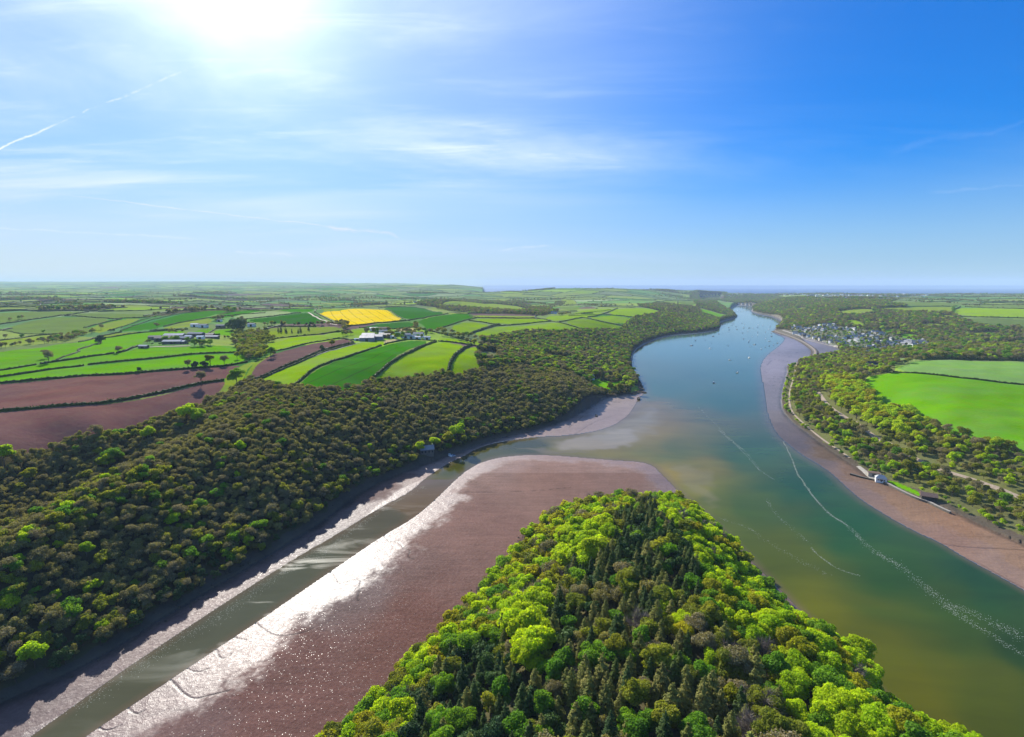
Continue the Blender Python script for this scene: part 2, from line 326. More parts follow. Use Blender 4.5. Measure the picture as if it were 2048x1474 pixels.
# banks: land climbs at once behind the shore
z = np.where(land, np.maximum(z, np.minimum(1.2 + dL * 0.18, 6)), z)
z = np.where(mud, np.minimum(0.05 + dW * 0.035, 0.9) + np.where(harb, .1, 0) + 0.06 * wav(fx, fy, 9, 1), z)
z = np.where(water, -np.minimum(0.05 + dW * 0.06, 2.5), z)
z = np.where(far_hill, np.maximum(-3, np.minimum(z, 40 - (fy - coast) * 0.6)), z)
def RZ(ox, oy, k, *p): return [(ox + p[i] * k, oy + p[i + 1] * k) for i in range(0, len(p), 2)]
RUNNELS = [(RZ(600,1000,.1465, 300,915,340,950,400,985,470,1000,500,1050,520,1120,570,1150,640,1140,740,1110,820,1095,850,1115,815,1180,830,1240,800,1300,780,1370,800,1400), .8),
 (RZ(600,1000,.1465, 850,1130,900,1100), .5), (RZ(600,1000,.1465, 815,1190,760,1250,720,1300), .4),
 (RZ(600,1000,.1465, 1140,480,1210,555,1300,575,1370,610,1420,680,1490,700,1510,730,1470,780,1500,825,1560,828), .7), (RZ(600,1000,.1465, 1060,570,1210,560), .4),
 (RZ(0,860,.4167, 1195,895,1250,950,1300,985,1350,998,1450,985,1505,960), .6), (RZ(0,860,.4167, 800,1175,850,1240,900,1285,940,1300,1000,1285,1100,1262), .6), (RZ(0,860,.4167, 460,1405,490,1445,540,1440,580,1420), .5), (RZ(0,860,.4167, 1005,1030,1040,1050,1045,1090,1080,1105,1110,1075), .5), (RZ(0,860,.4167, 600,1310,625,1350,660,1370,690,1350), .5),
 (RZ(0,860,.4167, 880,1130,920,1160,960,1165,1000,1150), .4), (RZ(0,860,.4167, 1100,975,1130,1000,1180,1010), .4), (RZ(0,860,.4167, 1600,450,1590,490,1480,510,1480,560), .5),
 (RZ(600,860,.4165, 620,345,690,328,760,305,810,300,830,305), .6), (RZ(600,860,.4165, 780,232,800,250,850,256), .4), (RZ(600,860,.4165, 830,305,960,303,1100,300,1200,292,1300,282), .45), (RZ(600,860,.4165, 660,350,700,360,760,352), .4),
 (RZ(1300,860,.4165, 1390,545,1470,560,1560,570,1640,575,1796,585), .7), (RZ(1300,860,.4165, 1510,612,1600,650,1700,710,1796,760), .5)]
RUNNELS += [(RZ(1380,590,.127, *q_), 1.6) for q_ in ((1190,1003,1300,1015,1560,1060),(1330,905,1500,910,1700,918),(1290,925,1450,935,1620,962),(1150,1285,1300,1290,1520,1312),(1270,1310,1500,1342),(1240,950,1400,955,1600,985),(1210,1110,1260,1060,1290,1030),(1160,1200,1220,1232,1240,1235),(1400,880,1600,885),(1250,1360,1480,1395),(1200,1420,1450,1440))]
RUNNELS += [(RZ(960,540,.2539, *q_), .7) for q_ in ((960,1060,1100,1040,1230,1078),(860,1110,1000,1080),(740,1300,900,1200,1060,1150),(700,1250,820,1150))]
runm = np.zeros(len(fx), np.float32); _k = np.nonzero(mud & (fy < 1400))[0]
for px_, w_ in RUNNELS:
    L_ = smooth_line(unpl(px_), 2); lo_ = L_.min(0) - 3; hi_ = L_.max(0) + 3
    q_ = _k[(fx[_k] > lo_[0]) & (fx[_k] < hi_[0]) & (fy[_k] > lo_[1]) & (fy[_k] < hi_[1])]
    d_ = segdist(fx[q_], fy[q_], L_, False); runm[q_] = np.maximum(runm[q_], np.clip(1.35 - d_ / (w_ * .62), 0, 1))
z = z - runm * .16 * mud
GZ = z.reshape(NR, NT_)
lY = np.log(YY)
def Zat(x, y):
    x = np.atleast_1d(np.asarray(x, float)); y = np.clip(np.atleast_1d(np.asarray(y, float)), YY[0], YY[-1] - 1)
    t = (x / (y + YO) + TM) / (2 * TM) * (NT_ - 1); t = np.clip(t, 0, NT_ - 1.001)
    j = np.interp(y, YY, np.arange(NR)); j = np.clip(j, 0, NR - 1.001)
    i0 = t.astype(int); j0 = j.astype(int); a = t - i0; b = j - j0
    return (GZ[j0, i0] * (1 - a) + GZ[j0, i0 + 1] * a) * (1 - b) + (GZ[j0 + 1, i0] * (1 - a) + GZ[j0 + 1, i0 + 1] * a) * b
_ks = np.concatenate([np.geomspace(60, 21000, 1400)])
def hit(u, v, water_level=True):
    """first point of the ground seen through a pixel"""
    d = pixdir(u, v); d = d / d[1]
    X = d[0] * _ks; Zr = HC + d[2] * _ks
    g = np.maximum(Zat(X, _ks), 0.0)
    k = np.nonzero(Zr < g)[0]
    if len(k) == 0: k0 = len(_ks) - 2; t = 0
    else:
        k0 = max(k[0] - 1, 0); a = Zr[k0] - g[k0]; b = Zr[k0 + 1] - g[k0 + 1]; t = a / (a - b + 1e-9)
    y = _ks[k0] + (_ks[k0 + 1] - _ks[k0]) * t
    return np.array((d[0] * y, y))
def hits(pts): return np.array([hit(u, v) for u, v in pts])
def visible(P, slack=1.5):
    """which points (n,3) the camera sees over the bare ground"""
    P = np.atleast_2d(P); ok = np.ones(len(P), bool); C = np.array((0, 0, HC))
    for f in np.linspace(0.04, 0.985, 70):
        Q = C + (P - C) * f
        m = Q[:, 1] > YY[0]
        ok &= ~(m & (Q[:, 2] < Zat(Q[:, 0], Q[:, 1]) - slack))
    return ok

# ---------------------------------------------------------------- fields and ground cover
C_LIME = (.210,.330,.012); C_BRI = (.125,.300,.008); C_RICH = (.045,.180,.004); C_DARK = (.034,.135,.010)
C_OLV = (.205,.270,.030); C_DULL = (.150,.215,.045); C_SOIL = (.175,.088,.070); C_YEL = (.80,.56,.010)
C_PALE = (.26,.33,.13); C_STUB = (.46,.37,.17); C_FLR = (.095,.085,.040); C_ROUGH = (.12,.17,.045); C_SOIL2 = (.15,.085,.072)
FIELDS = [  # name, colour, outline
 ('ploughed_field', C_SOIL, Z1(0,1118, 700,1070, 1200,1005, 1560,905, 1770,870, 1760,930, 1640,1040, 1560,1085, 1250,1190, 900,1300, 500,1360, 0,1480, -1200,1620, -1200,1250)),
 ('ploughed_field', C_SOIL, Z1(-1200,1010, 0,898, 500,855, 1000,825, 1500,785, 1890,743, 1860,800, 1770,862, 1560,898, 1200,998, 700,1062, 0,1108, -1200,1235)),
 ('grass_field', C_BRI, Z1(-1200,970, 0,852, 300,803, 660,760, 1000,727, 1500,675, 1905,652, 1950,725, 1500,775, 1000,815, 500,845, 0,888, -1200,1000)),
 ('grass_field', C_BRI, Z1(-1200,890, 0,798, 280,752, 320,742, 900,658, 1000,645, 1120,612, 1500,610, 1890,595, 1915,645, 1500,665, 1000,718, 660,750, 300,795, 0,845, -1200,955)),
 ('grass_field', C_BRI, Z1(-1200,800, 0,650, 300,615, 560,570, 740,590, 640,620, 600,632, 640,645, 450,705, 320,735, 0,790, -1200,880)),
 ('grass_field', C_BRI, Z1(560,570, 790,535, 1000,505, 1480,468, 1400,510, 1200,535, 1110,585, 960,640, 900,652, 450,712, 645,647, 612,632, 760,592)),
 ('grass_field', C_BRI, Z1(1480,505, 1520,480, 1690,458, 1640,500, 1600,500)),
 ('grass_field', C_BRI, Z1(1700,470, 1840,465, 1840,520, 1680,505)),
 ('rough_grass', C_OLV, Z1(600,570, 860,500, 1170,490, 980,508, 800,535)),
 ('rough_grass', C_OLV, Z1(1800,820, 1950,730, 2048,720, 1960,760, 1900,900, 1780,1000, 1650,1040, 1760,930, 1770,872)),
 ('pasture', C_DULL, Z1(0,470, 240,400, 500,362, 930,385, 660,455, 760,470, 640,520, 380,500, 200,510)),
 ('pasture', C_DULL, Z1(510,357, 700,335, 1180,345, 1190,370, 960,382)),
 ('pasture', C_OLV, Z1(680,455, 960,388, 1130,380, 1000,430, 850,480, 760,500)),
 ('pasture', C_DULL, Z1(-900,430, 0,335, 500,325, 740,330, 500,352, 0,430, -900,560)),
 ('pasture', C_OLV, Z1(-400,620, 0,560, 180,535, 500,510, 420,560, 200,575, 0,600, -400,680)),
 ('green_crop', (.07,.20,.06), Z1(950,470, 1000,440, 1200,385, 1430,335, 1520,330, 1300,385, 1050,440)),
 ('green_crop', C_RICH, Z1(900,485, 1030,445, 1300,385, 1520,330, 1700,320, 1860,322, 1580,385, 1290,440, 1180,475)),
 ('pasture', C_OLV, Z1(1290,450, 1580,390, 1680,380, 1650,430, 1500,445, 1300,468)),
 ('green_crop', C_RICH, Z1(1620,385, 1900,320, 2100,318, 2100,335, 1880,360, 1700,385)),
 ('rough_grass', C_PALE, Z2(-60,372, 0,350, 200,325, 460,333, 200,372, 0,390)),
 ('green_crop', C_DARK, Z2(20,402, 250,372, 500,338, 560,340, 640,375, 700,422, 560,425, 400,425, 220,415)),
 ('green_crop', C_RICH, Z2(260,320, 620,305, 600,325, 420,330)),
 ('pasture', C_OLV, Z2(620,325, 680,305, 900,302, 1070,302, 800,315)),
 ('rape_field', C_YEL, Z2(600,335, 850,315, 1080,304, 1180,345, 1300,397, 1100,415, 900,438, 840,430, 770,410, 720,385)),
 ('green_crop', C_DARK, Z2(1100,298, 1330,290, 1500,310, 1630,340, 1480,370, 1320,393, 1200,345)),
 ('green_crop', C_RICH, Z2(1380,400, 1660,345, 1800,345, 1850,365, 1820,385, 1540,468, 1470,470, 1440,430)),
 ('green_crop', C_DARK, Z2(930,452, 1320,408, 1370,420, 1360,448, 1150,465, 1040,468)),
 ('stubble_field', C_STUB, Z2(1210,465, 1380,452, 1370,480, 1240,485)),
 ('rough_grass', C_OLV, Z2(180,482, 280,450, 600,447, 800,455, 825,478, 700,490, 250,545)),
 ('pasture', C_LIME, Z2(160,635, 250,558, 830,495, 990,470, 980,500, 820,530, 560,570, 280,640)),
 ('pasture', C_LIME, Z2(860,470, 1000,475, 960,520, 860,500)),
 ('ploughed_field', C_SOIL2, Z2(85,852, 100,790, 200,700, 290,650, 560,583, 800,540, 850,548, 895,570, 650,632, 400,742, 200,825)),
 ('rough_grass', C_OLV, Z2(20,880, 80,770, 180,690, 290,645, 200,700, 100,790, 70,870)),
 ('pasture', C_LIME, Z2(110,890, 420,752, 700,642, 900,582, 1150,562, 1280,550, 1120,592, 800,688, 560,788, 430,905, 300,930)),
 ('rough_grass', C_STUB, Z2(1130,550, 1290,545, 1130,580)),
 ('barley_field', C_RICH, Z2(440,925, 575,800, 850,688, 1120,602, 1290,557, 1530,562, 1200,707, 1100,797, 1005,880, 900,950, 600,965)),
 ('pasture', C_LIME, Z2(1030,885, 1130,805, 1240,712, 1550,568, 1795,592, 1700,655, 1640,820, 1400,850, 1200,880)),
 ('pasture', C_LIME, Z2(1665,830, 1685,700, 1825,603, 1890,612, 1850,680, 1900,800, 1720,850)),
 ('pasture', C_LIME, Z2(1560,560, 1570,537, 1720,545, 2100,610, 2100,632, 1850,585, 1700,572)),
 ('pasture', C_LIME, Z2(1640,452, 1800,403, 2000,440, 1800,512, 1740,500)),
 ('pasture', C_LIME, Z2(1815,388, 2048,380, 2300,380, 2500,400, 2048,425, 1900,405)),
 ('pasture', C_OLV, Z2(1810,362, 1900,355, 2340,360, 2330,376, 2048,376, 1860,373)),
 ('pasture', C_LIME, Z3(-60,500, 30,480, 170,443, 560,412, 850,484, 600,500, 400,485, 150,535, 50,540)),
 ('pasture', C_LIME, Z3(640,412, 800,382, 1130,442, 1110,480, 870,482)),
 ('pasture', C_LIME, Z3(830,375, 980,357, 1205,377, 1130,435)),
 ('pasture', C_LIME, Z3(985,350, 1090,304, 1300,300, 1460,335, 1340,360, 1225,373)),
 ('pasture', C_LIME, Z3(480,378, 720,354, 1000,332, 940,355, 790,376, 610,408)),
 ('pasture', C_LIME, Z3(700,350, 830,315, 1070,302, 1020,328)),
 ('pasture', C_DULL, Z3(1340,265, 1440,242, 1555,240, 1550,276)),
 ('pasture', C_DULL, Z3(1562,242, 1680,245, 1705,290, 1562,278)),
 ('pasture', C_BRI, Z3(1715,298, 1960,357, 1900,382, 1750,345)),
 ('pasture', C_LIME, Z3(360,645, 500,660, 725,690, 700,728, 500,690)),
 ('lawn', C_BRI, Z3(860,890, 920,850, 1000,870, 1040,890, 1150,870, 1170,890, 1100,935, 1000,955, 900,945)),
 ('pasture', C_DULL, Z3(610,290, 780,285, 790,310, 680,325)),
 ('pasture', C_OLV, Z3(640,230, 750,232, 770,275, 640,270)),
 ('pasture', C_OLV, Z2(1470,285, 1900,255, 2300,300, 2300,330, 1900,300)),
 ('pasture', C_DULL, Z2(1600,262, 1750,252, 1740,270, 1640,275)),
 ('green_crop', C_BRI, Z4(940,770, 1000,715, 1170,690, 1500,708, 2037,772, 3000,870, 3000,1700, 2037,1245, 1880,1195, 1700,1135, 1560,1095, 1400,1035, 1200,960, 1100,920, 1000,850)),
 ('green_crop', (.185,.330,.070), Z4(1170,680, 1250,632, 1350,606, 2037,620, 3000,640, 3000,860, 2037,764, 1500,702)),
 ('pasture', C_LIME, Z4(1562,268, 1640,250, 2037,262, 3000,275, 3000,345, 2037,320, 1600,310)),
 ('pasture', C_OLV, Z4(1040,252, 1550,246, 1572,252, 1548,292, 1300,290, 1030,266)),
 ('pasture', C_OLV, Z4(780,275, 1010,258, 1040,285, 920,310, 800,300)),
 ('pasture', C_LIME, Z4(830,337, 920,335, 1000,387, 890,392)),
 ('pasture', C_BRI, Z4(1080,402, 1200,390, 1225,410, 1140,432)),
 ('pasture', C_BRI, Z4(1200,432, 1290,426, 1370,460, 1250,466)),
 ('pasture', C_OLV, Z4(1290,377, 1440,356, 1530,372, 1420,396)),
 ('pasture', C_DULL, Z4(1120,212, 1620,218, 1590,243, 1200,238)),
 ('pasture', C_DULL, Z4(1620,232, 2037,232, 3000,235, 3000,262, 2037,258, 1650,246)),
 ('rough_grass', C_ROUGH, Z4(1620,322, 2037,330, 3000,352, 3000,400, 2037,388, 1800,392, 1650,352)),
 ('pasture', C_OLV, Z4(1700,497, 2037,492, 3000,500, 3000,518, 1780,512)),
 ('rough_grass', C_OLV, Z4(980,608, 1060,606, 1180,590, 1160,612, 1060,625, 1000,640)),
 ('rough_grass', (.20,.19,.09), Z3(-60,640, 60,645, 170,690, 140,715, 0,700)),
 ('rough_grass', (.18,.19,.08), Z2(1900,650, 1990,640, 2040,670, 1960,690)),
 ('rough_grass', C_OLV, Z4(1450,300, 1560,305, 1600,330, 1500,335)), ('rough_grass', C_OLV, Z4(1640,420, 1850,415, 1900,440, 1700,450)),
 ('rough_grass', C_OLV, Z4(980,345, 1040,340, 1080,360, 1010,370)), ('rough_grass', C_OLV, Z4(500,255, 590,250, 600,268, 520,275)),
 ('foreshore', (.17,.15,.11), Z4(362,402, 450,398, 560,440, 650,480, 620,500, 560,490, 450,445, 380,425)),
 ('lawn', C_BRI, PX(1774,960, 1800,967, 1842,985, 1850,998, 1838,996, 1775,971)),
]
FP = [smooth_line(hits(p), 1, True) for _, _, p in FIELDS]
ftype = np.full(len(fx), -1, np.int16)
for i, P in enumerate(FP): ftype[inpoly(fx, fy, P) & land] = i
# woods: everything below is world outlines found through the ground
WOODS = {
 'left': Z1(-1200,1640, 0,1470, 500,1350, 900,1290, 1250,1180, 1560,1075, 1650,1035, 1780,1000) + Z2(-10,905, 110,890, 300,930, 440,930, 600,965, 900,950, 1030,885, 1200,880, 1400,850, 1640,820, 1720,850, 1900,800, 2048,760) + Z3(200,760, 700,820, 860,900, 1000,955, 1180,930, 1200,985) + PX(1170,815, 1130,840, 1080,857, 1020,870, 960,887, 900,907, 830,935, 760,962, 700,1000, 600,1072, 500,1131, 400,1190, 300,1250, 150,1340, 0,1405, -160,1515, -300,1610),
 'middle': Z2(1850,690, 1890,610, 2048,640) + Z3(0,560, 130,540, 250,490, 400,485, 600,500, 870,483, 1110,480, 1140,432, 1230,375, 1350,350, 1460,338, 1750,345, 1900,385, 1960,357, 2020,372, 1930,415, 1890,440, 1865,500, 1400,525, 1215,640, 1205,740, 1230,800, 1270,900, 1180,930, 1000,955, 860,900, 700,820, 200,760) + Z2(1900,800),
 'point': Z3(1680,246, 1790,240, 1980,325, 2015,365, 1960,356, 1705,292),
 'band': Z3(1240,280, 1400,262, 1560,280, 1715,298, 1750,345, 1460,335, 1300,298),
 'right': Z4(1170,688, 1000,712, 935,765, 1000,850, 1100,920, 1200,960, 1400,1035, 1560,1095, 1700,1135, 1880,1195, 2037,1245, 3000,1700) + PX(2500,1290, 2150,1132, 2048,1088, 1983,1060, 1925,1030, 1858,1000, 1800,966, 1738,950, 1703,925, 1679,912, 1649,890, 1619,867, 1589,846, 1568,824, 1563,805, 1567,779, 1579,743, 1573,736, 1597,726, 1640,714) + Z4(760,565, 1000,570, 1180,590),
 'hill': Z4(208,284, 250,205, 400,180, 700,200, 1100,208, 1250,248, 1560,300, 1620,345, 2037,400, 3000,420, 3000,630, 1350,604, 1180,588, 1000,565, 770,565, 640,480, 560,430, 370,400, 412,345, 330,318),
 'far': [(1380 + a * .15625, 560 + b * .15625) for a, b in ((350,255),(480,212),(900,192),(1150,212),(1000,250),(880,335),(760,300),(640,305),(600,300))],
 'bay': [(1380 + a * .15625, 560 + b * .15625) for a, b in ((0,185),(350,150),(500,200),(350,240),(100,245),(0,250))],
 'ridge': Z2(1380,275, 1560,240, 1730,235, 2048,250) + Z3(400,290, 620,330, 500,360, 300,350, 100,340) + Z2(1900,330, 1640,320, 1560,295),
 'head': None}
WP = {}
for k, p in WOODS.items():
    WP[k] = (HEAD if k == 'head' else hits(p))
VILL = hits(Z4(440,372, 560,388, 700,368, 880,388, 1110,418, 1380,485, 1430,500, 1380,525, 1000,560, 850,525, 760,510, 640,480, 480,415))
wood = np.zeros(len(fx), bool)
for k, P in WP.items(): wood |= inpoly(fx, fy, P)
wood &= land & (ftype < 0)
# distant patchwork of fields, a Voronoi diagram of jittered sites
def make_sites():
    s = []
    for size, y0, y1 in ((150., 420, 2300), (250., 2300, 5200), (430., 5200, 15000)):
        j = 0
        y = y0
        while y < y1:
            x = -y1 * 1.25 if size < 400 else -y * 1.4
            x = -y * 1.35 - size
            while x < y * 1.35 + size:
                s.append((x + (j % 2) * size * .6 + rng.uniform(-.42, .42) * size * 1.25, y + rng.uniform(-.42, .42) * size * .95)); x += size * 1.25
            y += size * .95; j += 1
    return np.array(s)
SITES = make_sites()
def nearest_site(x, y):
    out = np.zeros(len(x), np.int32); order = np.argsort(y); sy = np.argsort(SITES[:, 1]); SS = SITES[sy]
    for s in range(0, len(x), 6000):
        k = order[s:s + 6000]; ya, yb = y[k].min(), y[k].max(); m = 650 if yb > 5000 else 380
        a, b = np.searchsorted(SS[:, 1], (ya - m, yb + m)); Q = SS[a:b]
        # bucket by x as well
        xs = x[k]; oo = np.argsort(xs)
        for q in range(0, len(k), 1500):
            kk = oo[q:q + 1500]; xa, xb = xs[kk].min() - m, xs[kk].max() + m
            sel = np.nonzero((Q[:, 0] > xa) & (Q[:, 0] < xb))[0]
            if len(sel) == 0: continue
            T = Q[sel]; d = (xs[kk][:, None] - T[None, :, 0]) ** 2 + (y[k][kk][:, None] - T[None, :, 1]) ** 2
            out[k[kk]] = sy[a + sel[d.argmin(1)]]
    return out
PAL = np.array([C_OLV, C_DULL, C_LIME, C_DULL, C_OLV, (.12,.25,.04), C_RICH, C_PALE, (.10,.22,.05), C_SOIL2, (.16,.20,.08), C_ROUGH]) * .92 + np.array((.035,.035,.032))  # lifted towards grey: distance haze put into the far field colours
site_c = rng.choice(len(PAL), len(SITES), p=[.17,.16,.12,.1,.13,.1,.05,.03,.05,.035,.025,.03])
# wooded cells: valleys near the water and a scatter elsewhere
site_w = rng.random(len(SITES)) < 0.035
patch = land & (ftype < 0) & ~wood & (fy > 380)
ip = np.nonzero(patch)[0]
ns = nearest_site(fx[ip], fy[ip])
gcol = np.tile(np.array(C_FLR), (len(fx), 1)).astype(np.float32)
gcol[ip] = PAL[site_c[ns]] * (0.85 + 0.3 * rng.random(len(SITES)))[ns][:, None]
gcol[ip[site_w[ns]]] = C_FLR
gcol[land & (ftype < 0) & ~wood & (fy <= 380)] = C_ROUGH
gcol[inpoly(fx, fy, WP['right']) & land & (ftype < 0)] = (.135,.140,.050)
for i, (nm, c, _) in enumerate(FIELDS):
    gcol[ftype == i] = np.array(c) * rng.uniform(.93, 1.07)
rim = land & (ftype < 0) & (dL < 5 + 3 * wav(fx, fy, 30, 3)) & (fy < 1700); gcol[rim] = (.105,.085,.060)
vil = inpoly(fx, fy, VILL); gcol[vil & land] = (.16,.17,.10)
far_sea = fy > coast
gcol[far_sea] = (.02,.05,.08)

# ---------------------------------------------------------------- ground materials
def bsdf(t, col, rough=0.9, spec=0.3, **k):
    b = t.n('ShaderNodeBsdfPrincipled', i={'Base Color': col, 'Roughness': rough, 'Specular IOR Level': spec, **k})
    return b
def new_mat(name):
    m = bpy.data.materials.new(name); m.use_nodes = True; t = NT(m.node_tree); return m, t
def finish(t, b): o = t.n('ShaderNodeOutputMaterial'); t.nt.links.new(b.outputs[0], o.inputs[0])
def bump(t, h, dist=0.3, strength=1.0):
    return t.n('ShaderNodeBump', i={'Height': h, 'Distance': dist, 'Strength': strength}).outputs[0]
def ground_mat(name, stripes=None, mott=0.35, rot=0.0, tram=0.0):
    m, t = new_mat(name)
    at = t.n('ShaderNodeAttribute', attribute_name='gcol'); geo = t.n('ShaderNodeNewGeometry'); P = geo.outputs['Position']
    flat = t.n('ShaderNodeMapping', i={'Vector': P, 'Scale': (1, 1, 0.2)}).outputs[0]
    n1 = t.noise(flat, 0.018, 5, 0.6); n2 = t.noise(flat, 0.35, 4, 0.65); n3 = t.noise(flat, 0.09, 4, 0.6, 1.2)
    f = t.m('ADD', t.m('MULTIPLY', n1, .5), t.m('ADD', t.m('MULTIPLY', n2, .22), t.m('MULTIPLY', n3, .28)))
    br = t.mr(f, .3, .7, 1 - mott, 1 + mott)
    if stripes:
        mp = t.n('ShaderNodeMapping', i={'Vector': P, 'Rotation': (0, 0, rot)}).outputs[0]
        wv = t.n('ShaderNodeTexWave', wave_type='BANDS', bands_direction='X', i={'Vector': mp, 'Scale': stripes, 'Distortion': 1.5, 'Detail': 3, 'Detail Scale': .4}).outputs[1]
        br = t.m('MULTIPLY', br, t.mr(wv, 0, 1, 0.90, 1.08))
    c = t.mix(1.0, at.outputs[0], t.n('ShaderNodeCombineXYZ', i={0: br, 1: br, 2: br}).outputs[0], 'MULTIPLY')
    hs = t.n('ShaderNodeHueSaturation', i={'Hue': t.mr(n3, .3, .7, .488, .512), 'Saturation': t.mr(n1, .3, .7, .9, 1.1), 'Value': 1.0, 'Fac': 1.0, 'Color': c}).outputs[0]
    if tram:
        mp = t.n('ShaderNodeMapping', i={'Vector': P, 'Rotation': (0, 0, rot), 'Location': (3, 0, 0)}).outputs[0]
        sx = t.n('ShaderNodeSeparateXYZ', i={0: mp}).outputs[0]
        sy = t.n('ShaderNodeSeparateXYZ', i={0: mp}).outputs[1]
        bend = t.m('ADD', sx, t.m('MULTIPLY', t.m('SINE', t.m('MULTIPLY', sy, 0.008)), 6.0))
        fr = t.m('ABSOLUTE', t.m('SUBTRACT', t.m('FRACT', t.m('DIVIDE', bend, tram)), 0.5))
        k = t.m('MULTIPLY', t.m('LESS_THAN', fr, 0.75 / tram), 0.5)
        hs = t.mix(k, hs, (.05, .055, .02, 1))
    b = bsdf(t, hs, 1.0, 0.0)
    t.put(b.inputs['Normal'], bump(t, n2, 0.6, 0.7))
    finish(t, b); return m
def line_rot(px):
    a, b = hits(px); return R(90) - math.atan2(b[1] - a[1], b[0] - a[0])
M_LAND = ground_mat('land_cover', mott=.28)
M_GRASS = ground_mat('pasture_grass', mott=.22)
M_CROP = ground_mat('crop_rows', stripes=.35, mott=.14, rot=line_rot(Z1(1050,460, 1450,390)), tram=0)
M_TRAM = ground_mat('crop_tramlines', mott=.10, rot=line_rot(Z2(640,760, 1130,600)), tram=17.0)
M_TRAM2 = ground_mat('crop_tramlines_wide', mott=.08, rot=line_rot(Z2(800,318, 985,430)), tram=20.0)
M_SOIL = ground_mat('ploughed_soil', stripes=.22, mott=.16, rot=line_rot(Z1(200,1030, 900,980)))

def mud_mat():
    m, t = new_mat('tidal_mud'); P = t.n('ShaderNodeNewGeometry').outputs['Position']
    at = t.n('ShaderNodeAttribute', attribute_name='gcol'); wa = t.n('ShaderNodeAttribute', attribute_name='wet').outputs['Fac']
    n1 = t.noise(P, .05, 5, .6); n2 = t.noise(P, .9, 4, .6); n3 = t.noise(P, 3.2, 3, .6)
    stk = t.noise(t.n('ShaderNodeMapping', i={'Vector': P, 'Rotation': (0, 0, R(24)), 'Scale': (.12, 1.1, 1)}).outputs[0], .55, 4, .6, .6)
    # little standing pools that catch the light
    vo = t.n('ShaderNodeTexVoronoi', feature='F1', i={'Vector': t.n('ShaderNodeMapping', i={'Vector': P, 'Scale': (1, 1.0, .1)}).outputs[0], 'Scale': 1.5, 'Randomness': 1.0})
    rnd = t.n('ShaderNodeSeparateColor', i={0: vo.outputs['Color']}).outputs[0]
    pool = t.m('MULTIPLY', t.m('LESS_THAN', vo.outputs[0], t.mr(n3, .3, .7, .08, .30)), t.m('GREATER_THAN', rnd, t.mr(t.m('ADD', t.m('MULTIPLY', n1, .6), t.m('MULTIPLY', stk, .4)), .35, .65, .88, .45)))
    rough = t.mr(wa, 0, 1, .80, .50)
    rough = t.m('SUBTRACT', rough, t.m('MULTIPLY', t.mr(n2, .45, .6), .10))
    rough = t.m('ADD', t.m('MULTIPLY', rough, t.m('SUBTRACT', 1.0, pool)), t.m('MULTIPLY', pool, .34))
    br = t.mr(t.m('ADD', t.m('MULTIPLY', n1, .35), t.m('ADD', t.m('MULTIPLY', n2, .3), t.m('MULTIPLY', stk, .35))), .32, .68, .62, 1.32)
    c = t.mix(1.0, at.outputs[0], t.n('ShaderNodeCombineXYZ', i={0: br, 1: br, 2: br}).outputs[0], 'MULTIPLY')
    spec = t.mr(wa, 0, 1, .06, .42); spec = t.m('MAXIMUM', spec, t.m('MULTIPLY', pool, .42))
    b = bsdf(t, c, rough, spec)
    rip = t.n('ShaderNodeTexWave', wave_type='BANDS', i={'Vector': t.n('ShaderNodeMapping', i={'Vector': P, 'Rotation': (0, 0, R(35))}).outputs[0], 'Scale': .16, 'Distortion': 6, 'Detail': 3, 'Detail Scale': .5}).outputs[1]
    h = t.m('ADD', t.m('MULTIPLY', n3, .55), t.m('ADD', t.m('MULTIPLY', n2, 1.1), t.m('MULTIPLY', rip, .07)))
    h = t.m('MULTIPLY', h, t.m('SUBTRACT', 1.0, pool))
    t.put(b.inputs['Normal'], bump(t, h, .22, .7))
    finish(t, b); return m
M_MUD = mud_mat()
def water_mat():
    m, t = new_mat('estuary_water'); P = t.n('ShaderNodeNewGeometry').outputs['Position']
    at = t.n('ShaderNodeAttribute', attribute_name='gcol')
    n1 = t.noise(t.n('ShaderNodeMapping', i={'Vector': P, 'Rotation': (0, 0, R(-38)), 'Scale': (.3, 1, 1)}).outputs[0], .05, 5, .6, .8)
    br = t.mr(n1, .3, .7, .86, 1.14)
    c = t.mix(1.0, at.outputs[0], t.n('ShaderNodeCombineXYZ', i={0: br, 1: br, 2: br}).outputs[0], 'MULTIPLY')
    calm = t.noise(P, .012, 4, .6, .6); wat = t.n('ShaderNodeAttribute', attribute_name='wet').outputs['Fac']
    rip = t.noise(P, 1.1, 3, .6); rp2 = t.noise(P, .22, 3, .6)
    dist = t.n('ShaderNodeVectorMath', operation='LENGTH', i={0: P}).outputs['Value']
    b = bsdf(t, c, t.m('MAXIMUM', t.mr(calm, .35, .65, .05, .09), t.m('MULTIPLY', wat, .40)), t.m('MULTIPLY', t.mr(wat, 0, 1, .20, .06), t.m('ADD', t.m('SUBTRACT', 1.0, wat), t.m('MULTIPLY', wat, t.mr(n1, .52, .68, 0, 1.2)))), **{'IOR': 1.33})
    t.put(b.inputs['Normal'], bump(t, t.m('ADD', rip, t.m('MULTIPLY', rp2, 1.2)), .04, .28))
    finish(t, b); return m
M_WATER = water_mat()

